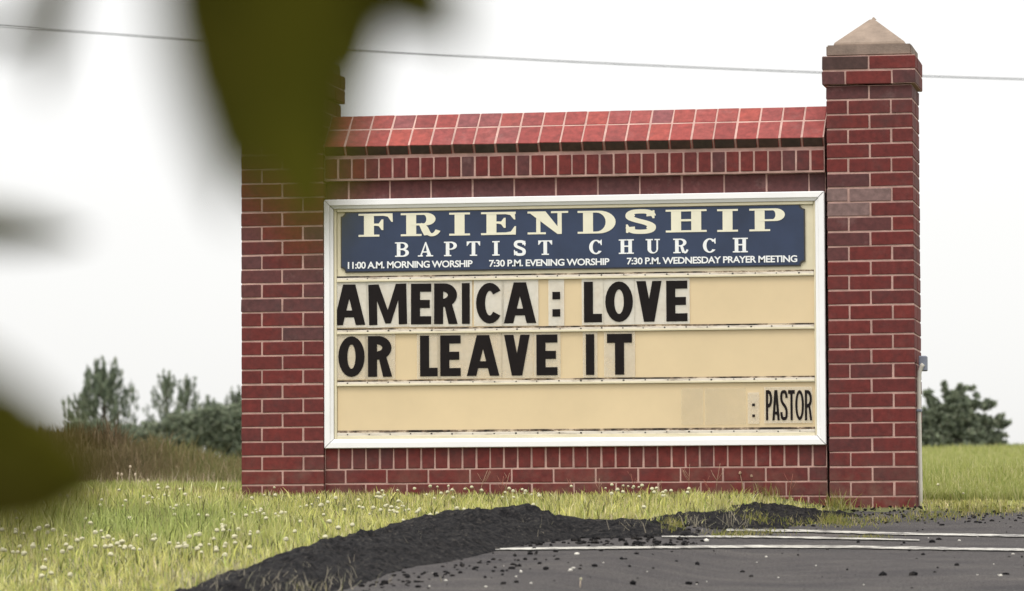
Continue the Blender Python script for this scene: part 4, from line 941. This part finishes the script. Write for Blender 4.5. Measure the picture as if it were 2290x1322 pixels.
def near_leaf(bx, by, tx_, ty_, wpx, D, D2=None, bend=.0, pet=None):
    D2 = D2 or D; A = atd(bx, by, D)-S0; B = atd(tx_, ty_, D2)-S0; ax = B-A; L = np.linalg.norm(ax); axn = ax/L
    sd_ = np.cross(axn, FW); sd_ /= np.linalg.norm(sd_); nr_ = np.cross(sd_, axn); W_ = wpx/F*D; V = []; Fc = []; n_ = 16
    for i in range(n_+1):
        t_ = i/n_; hw = W_/2*(math.sin(math.pi*min(1, t_**.8))**.75)*(1-.15*t_)*(1+.03*math.sin(i*2.2))+.0003
        cpt = A+axn*L*t_+nr_*L*.08*math.sin(t_*3)+sd_*bend*L*math.sin(math.pi*t_)
        for s in (-1, -.5, 0, .5, 1): V.append(cpt+sd_*hw*s+nr_*abs(s)*hw*.25)
    for i in range(n_):
        for j in range(4): Fc.append((i*5+j, i*5+j+1, (i+1)*5+j+1, (i+1)*5+j))
    me = mesh('leaf', V, Fc, True)
    o = link('leaf', me, M['leaf'], sap); md = o.modifiers.new('thickness', 'SOLIDIFY'); md.thickness = .0004
    if pet: tw([(pet[0], pet[1], D), (bx, by, D)], .0008, .0007, 'petiole')
near_leaf(500, -400, 718, 575, 440, 1.12, pet=(560,-270))
near_leaf(620, -360, 590, 310, 450, 1.18, pet=(760,-215))
near_leaf(690, -250, 815, 185, 280, 1.30, pet=(720,-220))
near_leaf(700, -120, 1035, 100, 150, 1.25, pet=(760,-220))
near_leaf(850, -240, 1030, 90, 160, 1.1, pet=(900,-240))
near_leaf(400, -300, 525, 500, 215, 1.0, pet=(380,-300))
near_leaf(470, -290, 420, 130, 150, 1.2, pet=(400,-300))
near_leaf(150, -260, 88, 225, 105, 1.3, pet=(160,-350))
near_leaf(-120, 90, 110, 50, 70, 1.2, pet=(-260,60))
near_leaf(-200, 490, 198, 530, 100, 1.5, pet=(-260,450))
near_leaf(-120, 500, 165, 535, 60, 1.7, pet=(-260,450))
near_leaf(-330, 970, 245, 1085, 400, 1.4, pet=(-300,930))
near_leaf(-300, 900, 180, 1140, 320, 1.45, pet=(-280,900))
near_leaf(-300, 1010, 150, 1020, 360, 1.4, pet=(-280,960))
near_leaf(-300, 1060, 150, 1175, 200, 1.2, pet=(-280,960))
near_leaf(-300, 740, 150, 960, 130, 1.05, pet=(-320,780))
